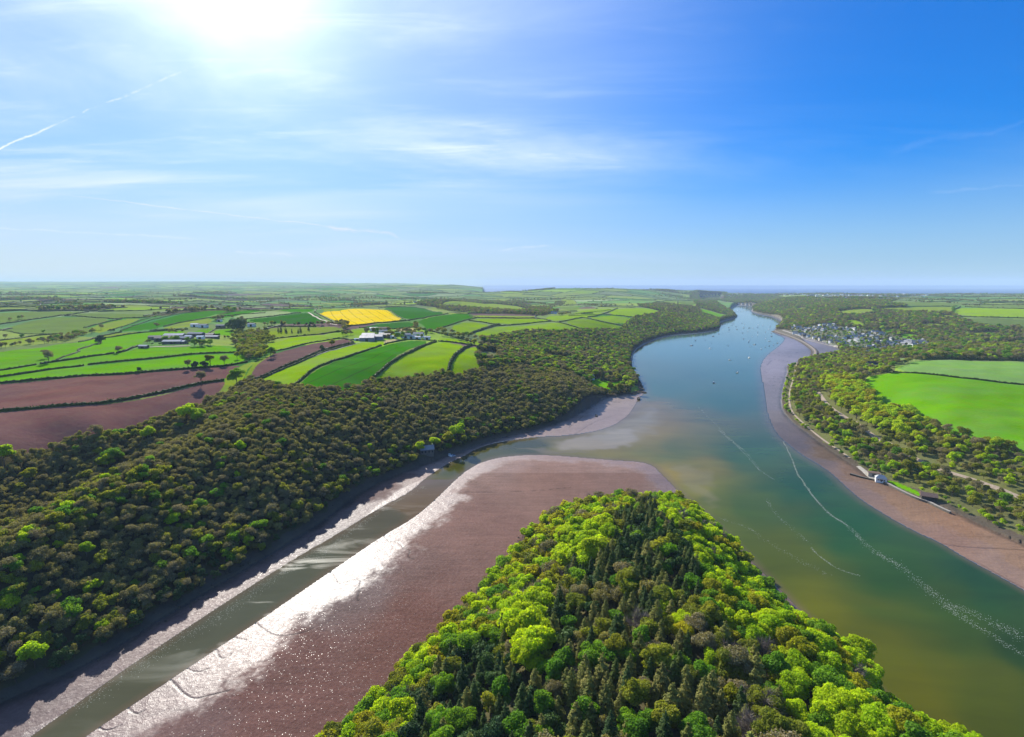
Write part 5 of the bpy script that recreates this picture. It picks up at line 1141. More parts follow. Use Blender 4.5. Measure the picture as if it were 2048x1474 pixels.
# leave the riverside garden, lodge and cottages open
CLEAR = [(1745,962,9), (1850,1002,8), (1755,735,11), (1782,738,9), (857,912,9), (1180,770,9), (1700,935,7), (1765,735,8)]
for u_, v_, r in CLEAR:
    p = hit(u_, v_); keepm &= (TX - p[0]) ** 2 + (TY - p[1]) ** 2 > r * r
TX, TY, TK, TS, TR, TZn = (a[keepm] for a in (TX, TY, TK, TS, TR, TZn))
TZ = Zat(TX, TY); TH = np.array([HT[k] for k in TK]) * TS
pu, pv, pd = proj(np.stack([TX, TY, TZ + TH * .9], 1)); bu, bv, _ = proj(np.stack([TX, TY, TZ + TH * .4], 1))
vis = visible(np.stack([TX, TY, TZ + TH * .9], 1)) & (pd > 10) & (pu > 5) & (pu < 2043) & (bv > 5) & (pv < 1474) 
size = TH / np.maximum(pd, 1) * vis
iscon = (TK == 'spruce') | (TK == 'larch'); isbr = ~iscon & (TK != 'far') & (TK != 'farg') & (TK != 'bush') & (TK != 'bushd')
order = np.argsort(-size); IND = set()
for m, lim in ((iscon, 292), (isbr, 292 - len(LONE))):
    c = [i for i in order if m[i] and vis[i]][:lim]; IND |= set(c)
print('trees', len(TX), 'individual', len(IND), 'visible', vis.sum())
near_y = lambda i: TY[i] < 120
COLW = {'lime': 'lime green', 'green': 'mid green', 'olive': 'olive green', 'gold': 'golden green', 'brown': 'brown half-bare', 'grey': 'bare grey', 'dark': 'dark evergreen', 'red': 'dark red', 'spruce': 'dark', 'larch': 'grey-olive', 'bud': 'olive-brown budding'}
def place_tree(x, y, kd, h, rz, label, group, name=None):
    key = {'bud': 'brown'}.get(kd, kd) if kd not in NV else kd
    c, tk, H0, R0 = NV[key][int(rng.integers(len(NV[key])))]; s = h / H0
    name = name or ('conifer_tree' if kd in ('spruce', 'larch') else 'bare_tree' if kd == 'grey' else 'broadleaf_tree')
    o = empty(name, (x, y, float(Zat(x, y)[0])), rz, label, 'tree', group); o.scale = (s * rng.uniform(.92, 1.12), s * rng.uniform(.92, 1.12), s)
    obj('trunk', tk, o); obj('crown', c, o)
    return o
for (u_, v_, kd, hh, lab), p in zip(LONE, spec_pts):
    place_tree(p[0], p[1], kd, hh, rng.uniform(0, 6.28), lab, None, 'broadleaf_tree' if kd != 'spruce' else 'conifer_tree')
# words for where on its slope a tree stands; near landmarks first
def zone_words(i):
    u, v, zn = pu[i], pv[i], TZn[i]
    if zn == 'head':
        side = 'left flank' if u < HCl(v) else 'right flank' if u > HCr(v) else 'crown'
        mid = (HCl(v) + HCr(v)) / 2
        if side == 'crown': side = 'left half of the conifer crown' if u < mid else 'right half of the conifer crown'
        return side + ' of the near headland'
    if zn == 'right': return 'right bank wood' + (' below the track' if True and v > np.interp(u, [1636, 1720, 1870, 2048], [785, 850, 925, 990]) else ' between track and big field')
    if zn == 'left': return 'slope of the left creek wood' if u > 300 else 'lower left wooded slope'
    return 'riverside wood'
HCl = lambda v: np.interp(v, [985, 1010, 1060, 1130, 1200, 1290, 1380, 1480], [1290, 1230, 1200, 1130, 1090, 880, 830, 800])
HCr = lambda v: np.interp(v, [985, 1030, 1080, 1130, 1200, 1290, 1380, 1480], [1290, 1350, 1390, 1400, 1440, 1520, 1590, 1640])
ROWS = [(0, 'at the far tip by the mud'), (1040, 'just behind the tip'), (1110, 'a third of the way back from the tip'), (1190, 'halfway back from the tip'), (1270, 'towards the near end'), (1360, 'near the bottom edge of the photo'), (1430, 'along the very bottom edge')]
cells = {}
for i in sorted(IND, key=lambda i: (pv[i], pu[i])):
    zw = zone_words(i); k = 'tall' if TH[i] > 12.5 else 'small' if TH[i] < 7.5 else 'mid-sized'
    cells.setdefault((zw, COLW[TK[i]], 'conifer' if iscon[i] else 'tree', k, [r for r in ROWS if pv[i] >= r[0]][-1][1] if TZn[i] == 'head' else ''), []).append(i)
ORD = ['first', 'second', 'third', 'fourth', 'fifth', 'sixth', 'seventh', 'eighth', 'ninth', 'tenth', 'eleventh', 'twelfth', 'thirteenth', 'fourteenth', 'fifteenth', 'sixteenth', 'seventeenth', 'eighteenth', 'nineteenth', 'twentieth']
for (zw, cw, ty, k, row), L in cells.items():
    L = sorted(L, key=lambda i: pu[i])
    for n, i in enumerate(L):
        pos = '' if len(L) == 1 else (('leftmost' if n == 0 else 'rightmost' if n == len(L) - 1 else ORD[min(n, 19)] + ' from left') + ' ')
        lab = f"{pos}{k} {cw} {ty}, {zw}" + (' ' + row if row else '')
        if len(lab.split()) > 16: lab = f"{pos}{k} {cw} {ty}, {zw.replace('of the ', '').replace('conifer ', '')} {row.replace('of the photo', '')}".replace('  ', ' ').strip()
        if len(lab.split()) > 16: lab = lab.replace('a third of the way back from the tip', 'a third back from tip').replace('halfway back from the tip', 'halfway back from tip').replace(' from left', '')
        place_tree(TX[i], TY[i], TK[i], TH[i], TR[i], lab, ('conifers' if iscon[i] else 'broadleaf trees') + ' ' + {'head': 'on the near headland', 'right': 'on the right bank', 'left': 'on the left bank'}.get(TZn[i], 'by the river'))
rest = np.array([i for i in range(len(TX)) if i not in IND])
def woodland(name, idx, label):
    me = bpy.data.meshes.new(name); n = len(idx); me.vertices.add(n)
    P = np.stack([TX[idx], TY[idx], TZ[idx]], 1).astype(np.float32); me.vertices.foreach_set('co', P.ravel())
    which = np.array([int(rng.choice(BYKEY[k])) for k in TK[idx]], np.int32)
    a = me.attributes.new('which', 'INT', 'POINT'); a.data.foreach_set('value', which)
    HP = {'spruce': 14., 'larch': 13., 'bush': 4., 'bushd': 4.}
    s = TH[idx] / np.array([HP.get(k, 10.) for k in TK[idx]])
    sv = np.stack([s * rng.uniform(.88, 1.18, n), s * rng.uniform(.88, 1.18, n), s], 1).astype(np.float32)
    a = me.attributes.new('scl', 'FLOAT_VECTOR', 'POINT'); a.data.foreach_set('vector', sv.ravel())
    rv = np.zeros((n, 3), np.float32); rv[:, 2] = TR[idx]; rv[:, :2] = rng.normal(0, .04, (n, 2))
    a = me.attributes.new('rot', 'FLOAT_VECTOR', 'POINT'); a.data.foreach_set('vector', rv.ravel())
    me.update(); o = obj(name, me); tag(o, label, 'woodland', kind='stuff')
    ng = bpy.data.node_groups.new('scatter_' + name, 'GeometryNodeTree')
    ng.interface.new_socket('Geometry', in_out='INPUT', socket_type='NodeSocketGeometry'); ng.interface.new_socket('Geometry', in_out='OUTPUT', socket_type='NodeSocketGeometry')
    N = ng.nodes.new; gi, go = N('NodeGroupInput'), N('NodeGroupOutput')
    ci = N('GeometryNodeCollectionInfo'); ci.inputs['Collection'].default_value = PROTO; ci.inputs['Separate Children'].default_value = True; ci.inputs['Reset Children'].default_value = True
    ip_ = N('GeometryNodeInstanceOnPoints'); ip_.inputs['Pick Instance'].default_value = True
    def na(nm, dt):
        q_ = N('GeometryNodeInputNamedAttribute'); q_.data_type = dt; q_.inputs['Name'].default_value = nm; return q_.outputs['Attribute']
    lk = ng.links.new
    lk(gi.outputs[0], ip_.inputs['Points']); lk(ci.outputs[0], ip_.inputs['Instance']); lk(na('which', 'INT'), ip_.inputs['Instance Index'])
    e2r = N('FunctionNodeEulerToRotation'); lk(na('rot', 'FLOAT_VECTOR'), e2r.inputs[0]); lk(e2r.outputs[0], ip_.inputs['Rotation'])
    lk(na('scl', 'FLOAT_VECTOR'), ip_.inputs['Scale']); lk(ip_.outputs[0], go.inputs[0])
    md = o.modifiers.new('scatter', 'NODES'); md.node_group = ng
woodland('woodland', rest, 'mixed spring woodland massed over the creek banks and distant valleys')

# ---------------------------------------------------------------- tracks, lanes, causeway
def flat_mat(name, c1, c2, sc=1.0, rough=.85, spec=.15, b=.15):
    m, t = new_mat(name); P = t.n('ShaderNodeTexCoord').outputs['Object']; n = t.noise(P, sc, 5, .65)
    s = bsdf(t, t.mix(t.mr(n, .3, .7), (*c1, 1), (*c2, 1)), rough, spec); t.put(s.inputs['Normal'], bump(t, n, b)); finish(t, s); return m
M_DIRT = flat_mat('pale_dirt', (.42,.33,.24), (.26,.20,.14), .6); M_ASPH = flat_mat('lane_tarmac', (.15,.15,.15), (.24,.23,.21), .8)
M_STONE = flat_mat('grey_stone', (.20,.18,.15), (.11,.10,.08), 1.2, b=.4); M_STONEL = flat_mat('pale_stone', (.42,.38,.32), (.28,.25,.20), 1.0)
M_ROCK = flat_mat('shore_rock', (.045,.034,.024), (.17,.125,.08), .7, b=.6); M_WEED = flat_mat('weedy_timber', (.045,.04,.032), (.09,.075,.05), 2)
M_WHITE = flat_mat('white_render', (.84,.83,.80), (.74,.73,.69), .8, .8); M_CREAM = flat_mat('cream_render', (.66,.60,.48), (.55,.50,.40), .8); M_BRICK = flat_mat('brown_brick', (.24,.15,.10), (.30,.22,.16), 3)
M_SLATE = flat_mat('slate_roof', (.22,.22,.225), (.34,.34,.34), 1.5, .8, .1); M_SLATED = flat_mat('dark_roof', (.028,.028,.032), (.055,.053,.055), 1.5, .6, .3)
M_TILE = flat_mat('tiled_roof', (.20,.12,.085), (.28,.19,.14), 2); M_SHEET = flat_mat('pale_sheet_roof', (.46,.46,.45), (.36,.36,.35), .4, .5, .3); M_GSHEET = flat_mat('grey_sheet_roof', (.19,.19,.21), (.26,.26,.28), .4, .5, .3)
M_WIN = flat_mat('dark_window', (.02,.025,.03), (.03,.035,.045), 1, .15, .6); M_BOATW = flat_mat('white_hull', (.82,.82,.80), (.74,.74,.72), 1, .35, .5); M_BOATD = flat_mat('navy_hull', (.02,.03,.07), (.03,.045,.09), 1, .35, .5)
M_BOATC = flat_mat('cream_hull', (.70,.66,.52), (.62,.58,.46), 1, .4, .4); M_MAST = flat_mat('alloy_mast', (.55,.56,.58), (.42,.43,.45), 2, .35, .5); M_COVER = flat_mat('blue_cover', (.04,.10,.22), (.06,.13,.26), 2)
M_ORANGE = flat_mat('orange_buoy', (.75,.22,.04), (.65,.20,.04), 2); M_CAR = flat_mat('car_paint', (.55,.56,.58), (.45,.46,.48), 1, .3, .5)
def ribbon(name, L, w, mat, up=.3, step=3.0, g=None):
    L = np.asarray(L, float); seg = np.linalg.norm(np.diff(L, axis=0), axis=1); s = np.r_[0, np.cumsum(seg)]; n = max(3, int(s[-1] / step)); q = np.linspace(0, s[-1], n)
    X = np.interp(q, s, L[:, 0]); Y = np.interp(q, s, L[:, 1]); tx, ty = np.gradient(X), np.gradient(Y); m = np.hypot(tx, ty) + 1e-9; nx, ny = -ty / m, tx / m
    wv = w * (1 + .18 * wav(X, Y, 22, 3)); cols = []
    for a in (-.5, 0, .5):
        x, y = X + nx * a * wv, Y + ny * a * wv; cols.append(np.stack([x, y, Zat(x, y) + up + (0.1 if a == 0 else 0)], 1))
    V = np.stack(cols, 1).reshape(-1, 3); i = np.arange(n - 1)[:, None] * 3; j = np.arange(2)[None]
    Fq = np.stack([i + j, i + j + 1, i + j + 4, i + j + 3], -1).reshape(-1, 4).astype(np.int32)
    return tag(obj(name, mesh(name, V, Fq, [mat], smooth=True)), kind='structure')
ribbon('dirt_track', TRACK, 3.8, M_DIRT); ribbon('shore_path', RAIL, 1.6, M_DIRT)
ribbon('lane', LANE, 1.4, M_ASPH); ribbon('lane', LANE2, 3.5, M_DIRT)
ribbon('lane', smooth_line(hits(Z1(1900,905, 1950,890, 2048,840)), 2), 3, M_ASPH)
ribbon('village_road', smooth_line(hits(Z4(420,405, 500,430, 600,475, 680,495, 760,512, 840,525)), 2), 5, M_STONEL, .5)
ribbon('farm_track', smooth_line(hits(Z1(1110,612, 1250,605, 1420,600, 1500,598)), 2), 4, M_DIRT)
ribbon('gravel_yard', hits(PX(1757,731, 1768,727, 1776,724)), 9, M_STONEL, .4)
def wall_along(name, L, w, h, mat, label, cat, step=3.0, top=None, base=-.6, jit=.06, seed=1, group=None):
    g = np.random.default_rng(seed); V, Fq = strip(L, w, h, step, jit, g, base)
    return tag(obj(name, mesh(name, V, Fq, [mat])), label, cat, group)
def block_strip(L, w, zlo, zhi, step=2.5, over=0.0):
    L = np.asarray(L, float); seg = np.linalg.norm(np.diff(L, axis=0), axis=1); s = np.r_[0, np.cumsum(seg)]; n = max(2, int(s[-1] / step)); q = np.linspace(0, s[-1], n)
    X = np.interp(q, s, L[:, 0]); Y = np.interp(q, s, L[:, 1]); tx, ty = np.gradient(X), np.gradient(Y); m = np.hypot(tx, ty) + 1e-9; nx, ny = -ty / m, tx / m
    pts = [np.stack([X + nx * a * w, Y + ny * a * w, np.full(n, zz)], 1) for a, zz in ((-.5, zlo), (-.5, zhi), (.5, zhi), (.5, zlo))]
    V = np.stack(pts, 1).reshape(-1, 3); i = np.arange(n - 1)[:, None] * 4; j = np.arange(4)[None]; k = (j + 1) % 4
    Fq = np.stack([i + j, i + k, i + k + 4, i + j + 4], -1).reshape(-1, 4)
    return V, np.vstack([Fq, [[3, 2, 1, 0]], np.array([[0, 1, 2, 3]]) + (n - 1) * 4]).astype(np.int32)
cz_ = empty('stone_causeway', (*PIER[0], 0), 0, 'curved stone causeway between mudflat and village harbour', 'causeway')
def rel(V, o): return V - np.array(o.location)
V, Fq = block_strip(PIER, 13, -.5, 1.3, 4); obj('rubble_base', mesh('rubble_base', rel(V, cz_), Fq, [M_ROCK]), cz_)
V, Fq = block_strip(PIER, 7, 1.303, 2.4, 4); obj('bank_top', mesh('bank_top', rel(V, cz_), Fq, [M_STONE]), cz_)
V, Fq = block_strip(PIER, 3, 2.403, 2.55, 4); obj('walkway', mesh('walkway', rel(V, cz_), Fq, [M_DIRT]), cz_)

# ---------------------------------------------------------------- buildings
def box(x0, x1, y0, y1, z0, z1):
    V = np.array([(x, y, z) for z in (z0, z1) for y in (y0, y1) for x in (x0, x1)], float)
    return V, np.array([(0, 2, 3, 1), (4, 5, 7, 6), (0, 1, 5, 4), (2, 6, 7, 3), (0, 4, 6, 2), (1, 3, 7, 5)], np.int32)
def walls(w, d, h, rh):
    """walls with gables along x"""
    a, b = w / 2, d / 2
    V = [(-a,-b,-2), (a,-b,-2), (a,b,-2), (-a,b,-2), (-a,-b,h), (a,-b,h), (a,b,h), (-a,b,h), (-a,0,h+rh), (a,0,h+rh)]
    return V, [(0,1,5,4), (2,3,7,6), (1,2,6,9,5), (3,0,4,8,7)]
def roofm(w, d, h, rh, ov=.35, hip=0.0):
    a, b = w / 2 + ov, d / 2 + ov; k = rh / (d / 2); e = h - ov * k; t = .22; r = h + rh; c = a - hip
    V = [(-a,-b,e), (a,-b,e), (a,b,e), (-a,b,e), (-c,0,r), (c,0,r)]
    V += [(x, y, z + t) for x, y, z in V]
    return V, [(6,7,11,10), (8,9,10,11), (7,8,11), (9,6,10), (0,1,7,6), (2,3,9,8), (1,2,8,7), (3,0,6,9), (0,4,5,1), (2,5,4,3), (1,5,2), (3,4,0)]
def pm(name, VF, mat): return mesh(name, np.array(VF[0], float), [tuple(f) for f in VF[1]], [mat])
def wins(w, d, h, n, rows=1, sz=(.9, 1.1), side=-1):
    V = []; Fq = []
    for r in range(rows):
        for k in range(n):
            x = -w / 2 + w * (k + .5) / n; zc = h * (r + .55) / rows; o = box(x - sz[0] / 2, x + sz[0] / 2, side * (d / 2 + .03) - .03, side * (d / 2 + .03) + .03, zc - sz[1] / 2, zc + sz[1] / 2)
            V.append(o)
    return V
HV = []
for k, (w, d, h, rh, wm, rm) in enumerate([(9,6,4.6,2.2,M_WHITE,M_SLATE), (12,6.5,5,2.4,M_WHITE,M_SLATE), (8,6,3.2,2.0,M_WHITE,M_SHEET), (10,7,4.8,2.4,M_CREAM,M_SLATE), (14,6,4.6,2.3,M_WHITE,M_GSHEET), (9,6.5,5,2.4,M_STONE,M_SLATE), (8,6,4.6,2.2,M_BRICK,M_TILE)]):
    chm = join([box(-w/2+.4, -w/2+1.1, -.4, .4, h + rh - .8, h + rh + .9), box(w/2-1.1, w/2-.4, -.4, .4, h + rh - .8, h + rh + .9)] if k % 2 == 0 else [box(w/2-1.1, w/2-.4, -.4, .4, h + rh - .8, h + rh + .9)])
    wn = join(wins(w, d, h, 3, 2 if h > 4 else 1) + wins(w, d, h, 3, 2 if h > 4 else 1, side=1))
    HV.append((pm('wall', walls(w, d, h, rh), wm), pm('roof', roofm(w, d, h, rh), rm), mesh('chimney', chm[0], chm[1], [M_STONE]), mesh('windows', wn[0], wn[1], [M_WIN]), ('white', 'white', 'white bungalow-like', 'cream', 'long white', 'grey stone', 'brown brick')[k]))
def house(k, x, y, rz, label, group, sc=1.0, cat='house', name='house', full=True):
    wl, rf, ch, wn, _ = HV[k]; o = empty(name, (x, y, float(Zat(x, y)[0])), rz, label, cat, group); o.scale = (sc, sc, sc)
    obj('wall', wl, o); r = obj('roof', rf, o)
    if full: obj('chimney', ch, r)
    for_w = obj('window', wn, o)
    return o
NUM = {1:'first',2:'second',3:'third'}
def ordw(n):
    ones = ['', 'first', 'second', 'third', 'fourth', 'fifth', 'sixth', 'seventh', 'eighth', 'ninth', 'tenth', 'eleventh', 'twelfth', 'thirteenth', 'fourteenth', 'fifteenth', 'sixteenth', 'seventeenth', 'eighteenth', 'nineteenth']
    if n < 20: return ones[n]
    t_ = ['', '', 'twenty', 'thirty', 'forty', 'fifty', 'sixty', 'seventy', 'eighty', 'ninety'][n // 10]
    return (t_[:-1] + 'ieth') if n % 10 == 0 else t_ + '-' + ones[n % 10]
vpx = []
for px, n in ((Z4(440,372, 470,385, 560,400, 640,395), 14), (Z4(560,420, 640,410, 720,400, 800,405, 870,400), 16), (Z4(600,395, 680,385, 760,378), 6), (Z4(500,430, 560,440, 660,460, 700,470), 10), (Z4(640,465, 760,455, 860,460, 950,455), 14), (Z4(740,490, 830,500, 900,480, 1000,480), 13), (Z4(830,395, 900,405), 5), (Z4(880,430, 960,440, 1050,425, 1110,435), 13), (Z4(1000,455, 1080,470, 1150,465), 10), (Z4(1050,490, 1150,500, 1250,495), 12), (Z4(1200,485, 1300,490, 1380,485), 11), (Z4(850,520, 950,530, 1060,520, 1120,530), 10), (Z4(1230,505, 1380,500, 1440,495), 7), (Z4(1000,565, 1030,565), 2), (Z4(640,380, 700,368), 3), (Z4(1400,540, 1430,545), 2)):
    P = np.array(px); s = np.r_[0, np.cumsum(np.hypot(*np.diff(P, axis=0).T))]
    for q in np.linspace(0, s[-1], n): vpx.append((np.interp(q, s, P[:, 0]) + rng.uniform(-1.5, 1.5), np.interp(q, s, P[:, 1]) + rng.uniform(-2.2, 2.2)))
vh = []
for u_, v_ in vpx:
    p = hit(u_, v_)
    if any((p[0] - q[0]) ** 2 + (p[1] - q[1]) ** 2 < 75 for q in vh) or inpoly(np.array([p[0]]), np.array([p[1]]), HARB)[0] or inpoly(np.array([p[0]]), np.array([p[1]]), WET)[0]: continue
    vh.append((p[0], p[1], u_, v_))
vrows = {}
for h in vh:
    r = 'top' if h[3] < 654 else 'upper' if h[3] < 664 else 'middle' if h[3] < 676 else 'lower' if h[3] < 688 else 'bottom'; vrows.setdefault(r, []).append(h)
for r, L in vrows.items():
    for n, h in enumerate(sorted(L, key=lambda q: q[2])):
        k = int(rng.choice(7, p=[.24, .15, .22, .13, .16, .05, .05])); side = 'leftmost' if n == 0 else 'rightmost' if n == len(L) - 1 else ordw(n + 1) + ' from left'
        house(k, h[0], h[1], rng.uniform(-.5, .5) + (1.57 if rng.random() < .3 else 0), f"{HV[k][4]} gabled house, {side} in the {r} row of the riverside village", 'village houses', .95)
# distant town: too small to show parts
FT = []
for k, (wm, rm) in enumerate([(M_WHITE, M_SLATE), (M_CREAM, M_SLATE), (M_WHITE, M_TILE), (M_WHITE, M_SHEET)]):
    w_ = walls(12, 8, 5, 2.6); r_ = roofm(12, 8, 5, 2.6); V = np.array(list(w_[0]) + list(r_[0]), float); Fq = list(w_[1]) + [tuple(i + len(w_[0]) for i in f) for f in r_[1]]
    FT.append(mesh('town_house', V, Fq, [wm, rm], [0] * len(w_[1]) + [1] * len(r_[1])))
town = []
for (ua, va, ub, vb), n in (((1455,588,1530,590), 34), ((1450,592,1520,594), 12), ((1555,589,1650,588), 30), ((1600,592,1700,595), 34), ((1650,590,1760,594), 44), ((1690,593,1860,591), 34)):
    for _ in range(n):
        q = rng.random(); p = hit(ua + (ub - ua) * q + rng.uniform(-3, 3), va + (vb - va) * q + rng.uniform(-1.6, 2.0))
        if p[1] < 9000 and Zat(*p)[0] > 2 and not any((p[0] - t_[0]) ** 2 + (p[1] - t_[1]) ** 2 < 300 for t_ in town): town.append((p[0], p[1], ua + (ub - ua) * q))
for n, (x, y, u_) in enumerate(sorted(town, key=lambda t_: t_[0] / t_[1])):
    o = obj('town_house', FT[int(rng.integers(4))], None, (x, y, float(Zat(x, y)[0])), rng.uniform(0, 3.14)); s = rng.uniform(.9, 1.5); o.scale = (s, s, s)
    tag(o, 'pale speck of a house in the hillside town near the sea, ' + ordw(n + 1).replace('ieth', 'ieth') + ' from left' if n < 99 else 'pale speck of a house at the right end of the town near the sea', 'house', 'houses of the distant town' if n < 99 else 'houses at the right end of the distant town')
# farms
BM = {'pale': M_SHEET, 'grey': M_GSHEET, 'slate': M_SLATE, 'dark': M_SLATED, 'tile': M_TILE, 'white': M_WHITE}
def barn(u, v, w, d, h, roof, wall, rz, label, cat='barn', name='barn', rh=None, group=None, off=None):
    p = hit(u, v); rh = rh or d * .2; o = empty(name, (p[0], p[1], float(Zat(*p)[0])), rz, label, cat, group)
    obj('wall', pm('wall', walls(w, d, h, rh), wall), o); obj('roof', pm('roof', roofm(w, d, h, rh), BM[roof]), o)
    dz = box(-1.8, 1.8, -d / 2 - .06, -d / 2 - .01, -1, h * .8); obj('door', mesh('door', dz[0], dz[1], [M_WIN]), o)
    return o
def A(x, y): return 270 + x * .127, 630 + y * .127
def B(x, y): return 670 + x * .1123, 640 + y * .1123
for x, y, w, d, h, rf, wl, rz, lab in [(630,358,26,11,4,'pale',M_STONE,.1,'long barn with pale sheet roof at the back of the left farm'), (460,405,19,13,4,'dark',M_STONE,.1,'wide dark-roofed barn at the left of the farmyard'), (325,388,15,9,4,'dark',M_STONE,.15,'small dark-roofed barn at the far left of the farmyard'), (600,455,22,8,3.5,'pale',M_STONE,.05,'low front shed with bright pale roof in the left farm'), (735,455,10,7,3.2,'pale',M_STONE,.05,'short pale-roofed shed beside the low front shed'), (800,405,17,10,4,'slate',M_STONE,.1,'blue-grey slate barn in the middle of the left farm'),
  (965,338,22,9,4.5,'slate',M_STONE,-.05,'long slate-roofed farmhouse behind the left farmyard'), (1175,342,14,8,3.5,'dark',M_STONE,0,'low dark shed right of the slate farmhouse'), (1215,368,19,5,3,'pale',M_STONE,0,'long narrow shed with pale roof at the right of the farm'), (1035,378,9,6,3.5,'white',M_WHITE,.1,'small white shed in front of the slate farmhouse'), (845,372,8,6,3.5,'white',M_WHITE,.2,'small white outbuilding in the heart of the farm'), (140,520,10,5,2.6,'pale',M_STONE,0,'pale open shed on the farm track, left of the yard'),
  (560,385,12,8,4,'dark',M_STONE,.1,'dark barn tucked behind the wide dark-roofed one'), (950,185,13,7,4.5,'pale',M_WHITE,0,'white-roofed house on the road above the farm'), (1080,195,14,7,4.5,'slate',M_WHITE,0,'white house with slate roof on the road above the farm'), (1350,195,14,6,3.5,'slate',M_STONE,0,'low stone cottage right of the roadside houses'), (1840,180,12,7,4.5,'slate',M_WHITE,0,'slate-roofed house among trees beside the dark evergreens'), (1995,590,13,4,2.6,'pale',M_WHITE,.3,'low white shed under the trees by the lane'), (1330,100,9,6,3.5,'tile',M_WHITE,.2,'little house in the tree clump above the farm road')]:
    barn(*A(x, y), w, d, h, rf, wl, rz, lab, 'house' if 'house' in lab or 'cottage' in lab else 'barn', 'farmhouse' if 'house' in lab or 'cottage' in lab else 'barn', group='farm buildings on the left')
for x, y, w, d, h, rf, wl, rz, lab in [(600,325,17,12,5,'grey',M_GSHEET,.1,'back one of the big grey barns by the centre village'), (580,375,19,13,5,'grey',M_GSHEET,.1,'front left big grey barn by the centre village'), (725,352,20,13,5,'grey',M_GSHEET,.1,'front right big grey barn by the centre village'), (690,190,11,7,4,'pale',M_WHITE,.1,'pale-roofed shed at the top left of the centre village'), (830,192,17,9,4,'tile',M_STONE,0,'reddish-roofed farm range at the top of the centre village'), (860,240,12,8,4,'slate',M_WHITE,.2,'slate house below the reddish farm range'), (900,315,15,9,4.5,'dark',M_STONE,-.05,'steep dark-roofed house right of the big grey barns'),
  (1042,326,8,5,3,'white',M_WHITE,0,'small white shed facing the striped crop'), (1140,288,11,8,4.5,'slate',M_BRICK,.4,'blue slate house in the village trees'), (1262,318,14,9,5,'slate',M_WHITE,.1,'white house with double blue slate roof at the crop edge'), (1200,275,8,6,4,'tile',M_WHITE,.3,'little tiled house behind the blue slate houses'), (1490,300,15,9,5,'slate',M_WHITE,-.1,'large pale house near the right end of the centre village'), (1465,342,10,6,3.4,'pale',M_WHITE,0,'low white bungalow in front of the large pale house'), (1640,345,9,6,3.5,'pale',M_WHITE,.1,'last small white house at the right end of the centre village'), (400,365,8,3,2.4,'white',M_WHITE,.1,'white static caravan left of the big grey barns'), (1350,330,9,7,4,'slate',M_WHITE,.3,'slate cottage between the white houses at the crop edge'), (830,275,7,5,3,'pale',M_WHITE,0,'tiny pale outhouse in the middle of the village')]:
    barn(*B(x, y), w, d, h, rf, wl, rz, lab, 'house' if 'house ' in lab + ' ' or 'cottage' in lab else 'caravan' if 'caravan' in lab else 'barn', 'farmhouse' if 'house' in lab or 'cottage' in lab else 'caravan' if 'caravan' in lab else 'barn', group='buildings of the centre village')
for u_, v_, lab in ((1097,627,'hamlet house among trees in the far valley, left one'), (1104,627.5,'hamlet house among trees in the far valley, middle one'), (1110,628,'hamlet house among trees in the far valley, right one'), (830,606,'house with pale gable in the wooded ridge above the crops'), (845,604,'second house in the wooded ridge above the crops'), (868,602,'third house in the wooded ridge, right of the pale gable'), (1228,696,'small blue-roofed house hidden in the riverside wood'), (1810,657,'pale farm shed at the edge of the right hand hill clearing'), (1816,656,'second pale farm shed beside the hill clearing')):
    p = hit(u_, v_); house(0 if v_ > 620 else 1, p[0], p[1], .3, lab, 'scattered country houses', 1.0)
# riverside lodge with sea wall and slip
def lodge():
    p = hit(1761, 964); o = empty('waterside_lodge', (p[0], p[1], max(1.8, float(Zat(*p)[0]))), R(-27), 'white lodge with pale hipped roof on the sea wall of the right bank', 'house'); o.scale = (.72, .72, .7)
    obj('wall', pm('wall', walls(8.4, 5.6, 3.2, 0.02), M_WHITE), o)
    r = obj('roof', pm('roof', roofm(8.4, 5.6, 3.2, 2.4, .4, 2.6), M_SHEET), o); c = box(-.4, .4, 1.0, 1.7, 4.4, 6.3); obj('chimney', mesh('chimney', c[0], c[1], [M_STONEL]), r)
    for x in (-2.4, -1.0, 1.0, 2.4): b = box(x - .45, x + .45, -2.88, -2.82, .9, 2.2); obj('window', mesh('window', b[0], b[1], [M_WIN]), o)
    b = box(-.45, .45, -2.88, -2.82, -.1, 2.1); obj('door', mesh('door', b[0], b[1], [M_WIN]), o)
    b = box(4.23, 4.28, -.6, .6, 1.0, 2.1); obj('window', mesh('window', b[0], b[1], [M_WIN]), o)
    p = hit(1747, 951); o = empty('boat_shed', (p[0], p[1], max(1.8, float(Zat(*p)[0]))), R(-27), 'brown flat-roofed store beside the white lodge', 'shed')
    obj('wall', pm('wall', walls(6.5, 3.6, 2.2, .02), M_STONEL), o); obj('roof', pm('roof', roofm(6.5, 3.6, 2.2, .5, .3), M_TILE), o)
    b = box(-1, 1, -1.88, -1.82, -.2, 1.8); obj('door', mesh('door', b[0], b[1], [M_WIN]), o)
    p = hit(1856, 1000); o = empty('boathouse', (p[0], p[1], max(1.6, float(Zat(*p)[0]))), R(-28), 'dark boathouse with grey-brown roof on the sea wall, right bank', 'boathouse')
    obj('wall', pm('wall', walls(7.5, 5.2, 2.8, 1.4), M_WEED), o); obj('roof', pm('roof', roofm(7.5, 5.2, 2.8, 1.4, .45), M_TILE), o)
    b = box(-2.2, 2.2, -2.68, -2.62, -.2, 2.2); obj('door', mesh('door', b[0], b[1], [M_WIN]), o)
lodge()
def Q(x, y): return 1640 + x * .127, 880 + y * .127
sw = smooth_line(unpl([Q(*q) for q in ((960,675), (1040,700), (1200,790), (1400,890), (1560,960), (1700,1000), (1850,1080), (2048,1170))], .5), 2)
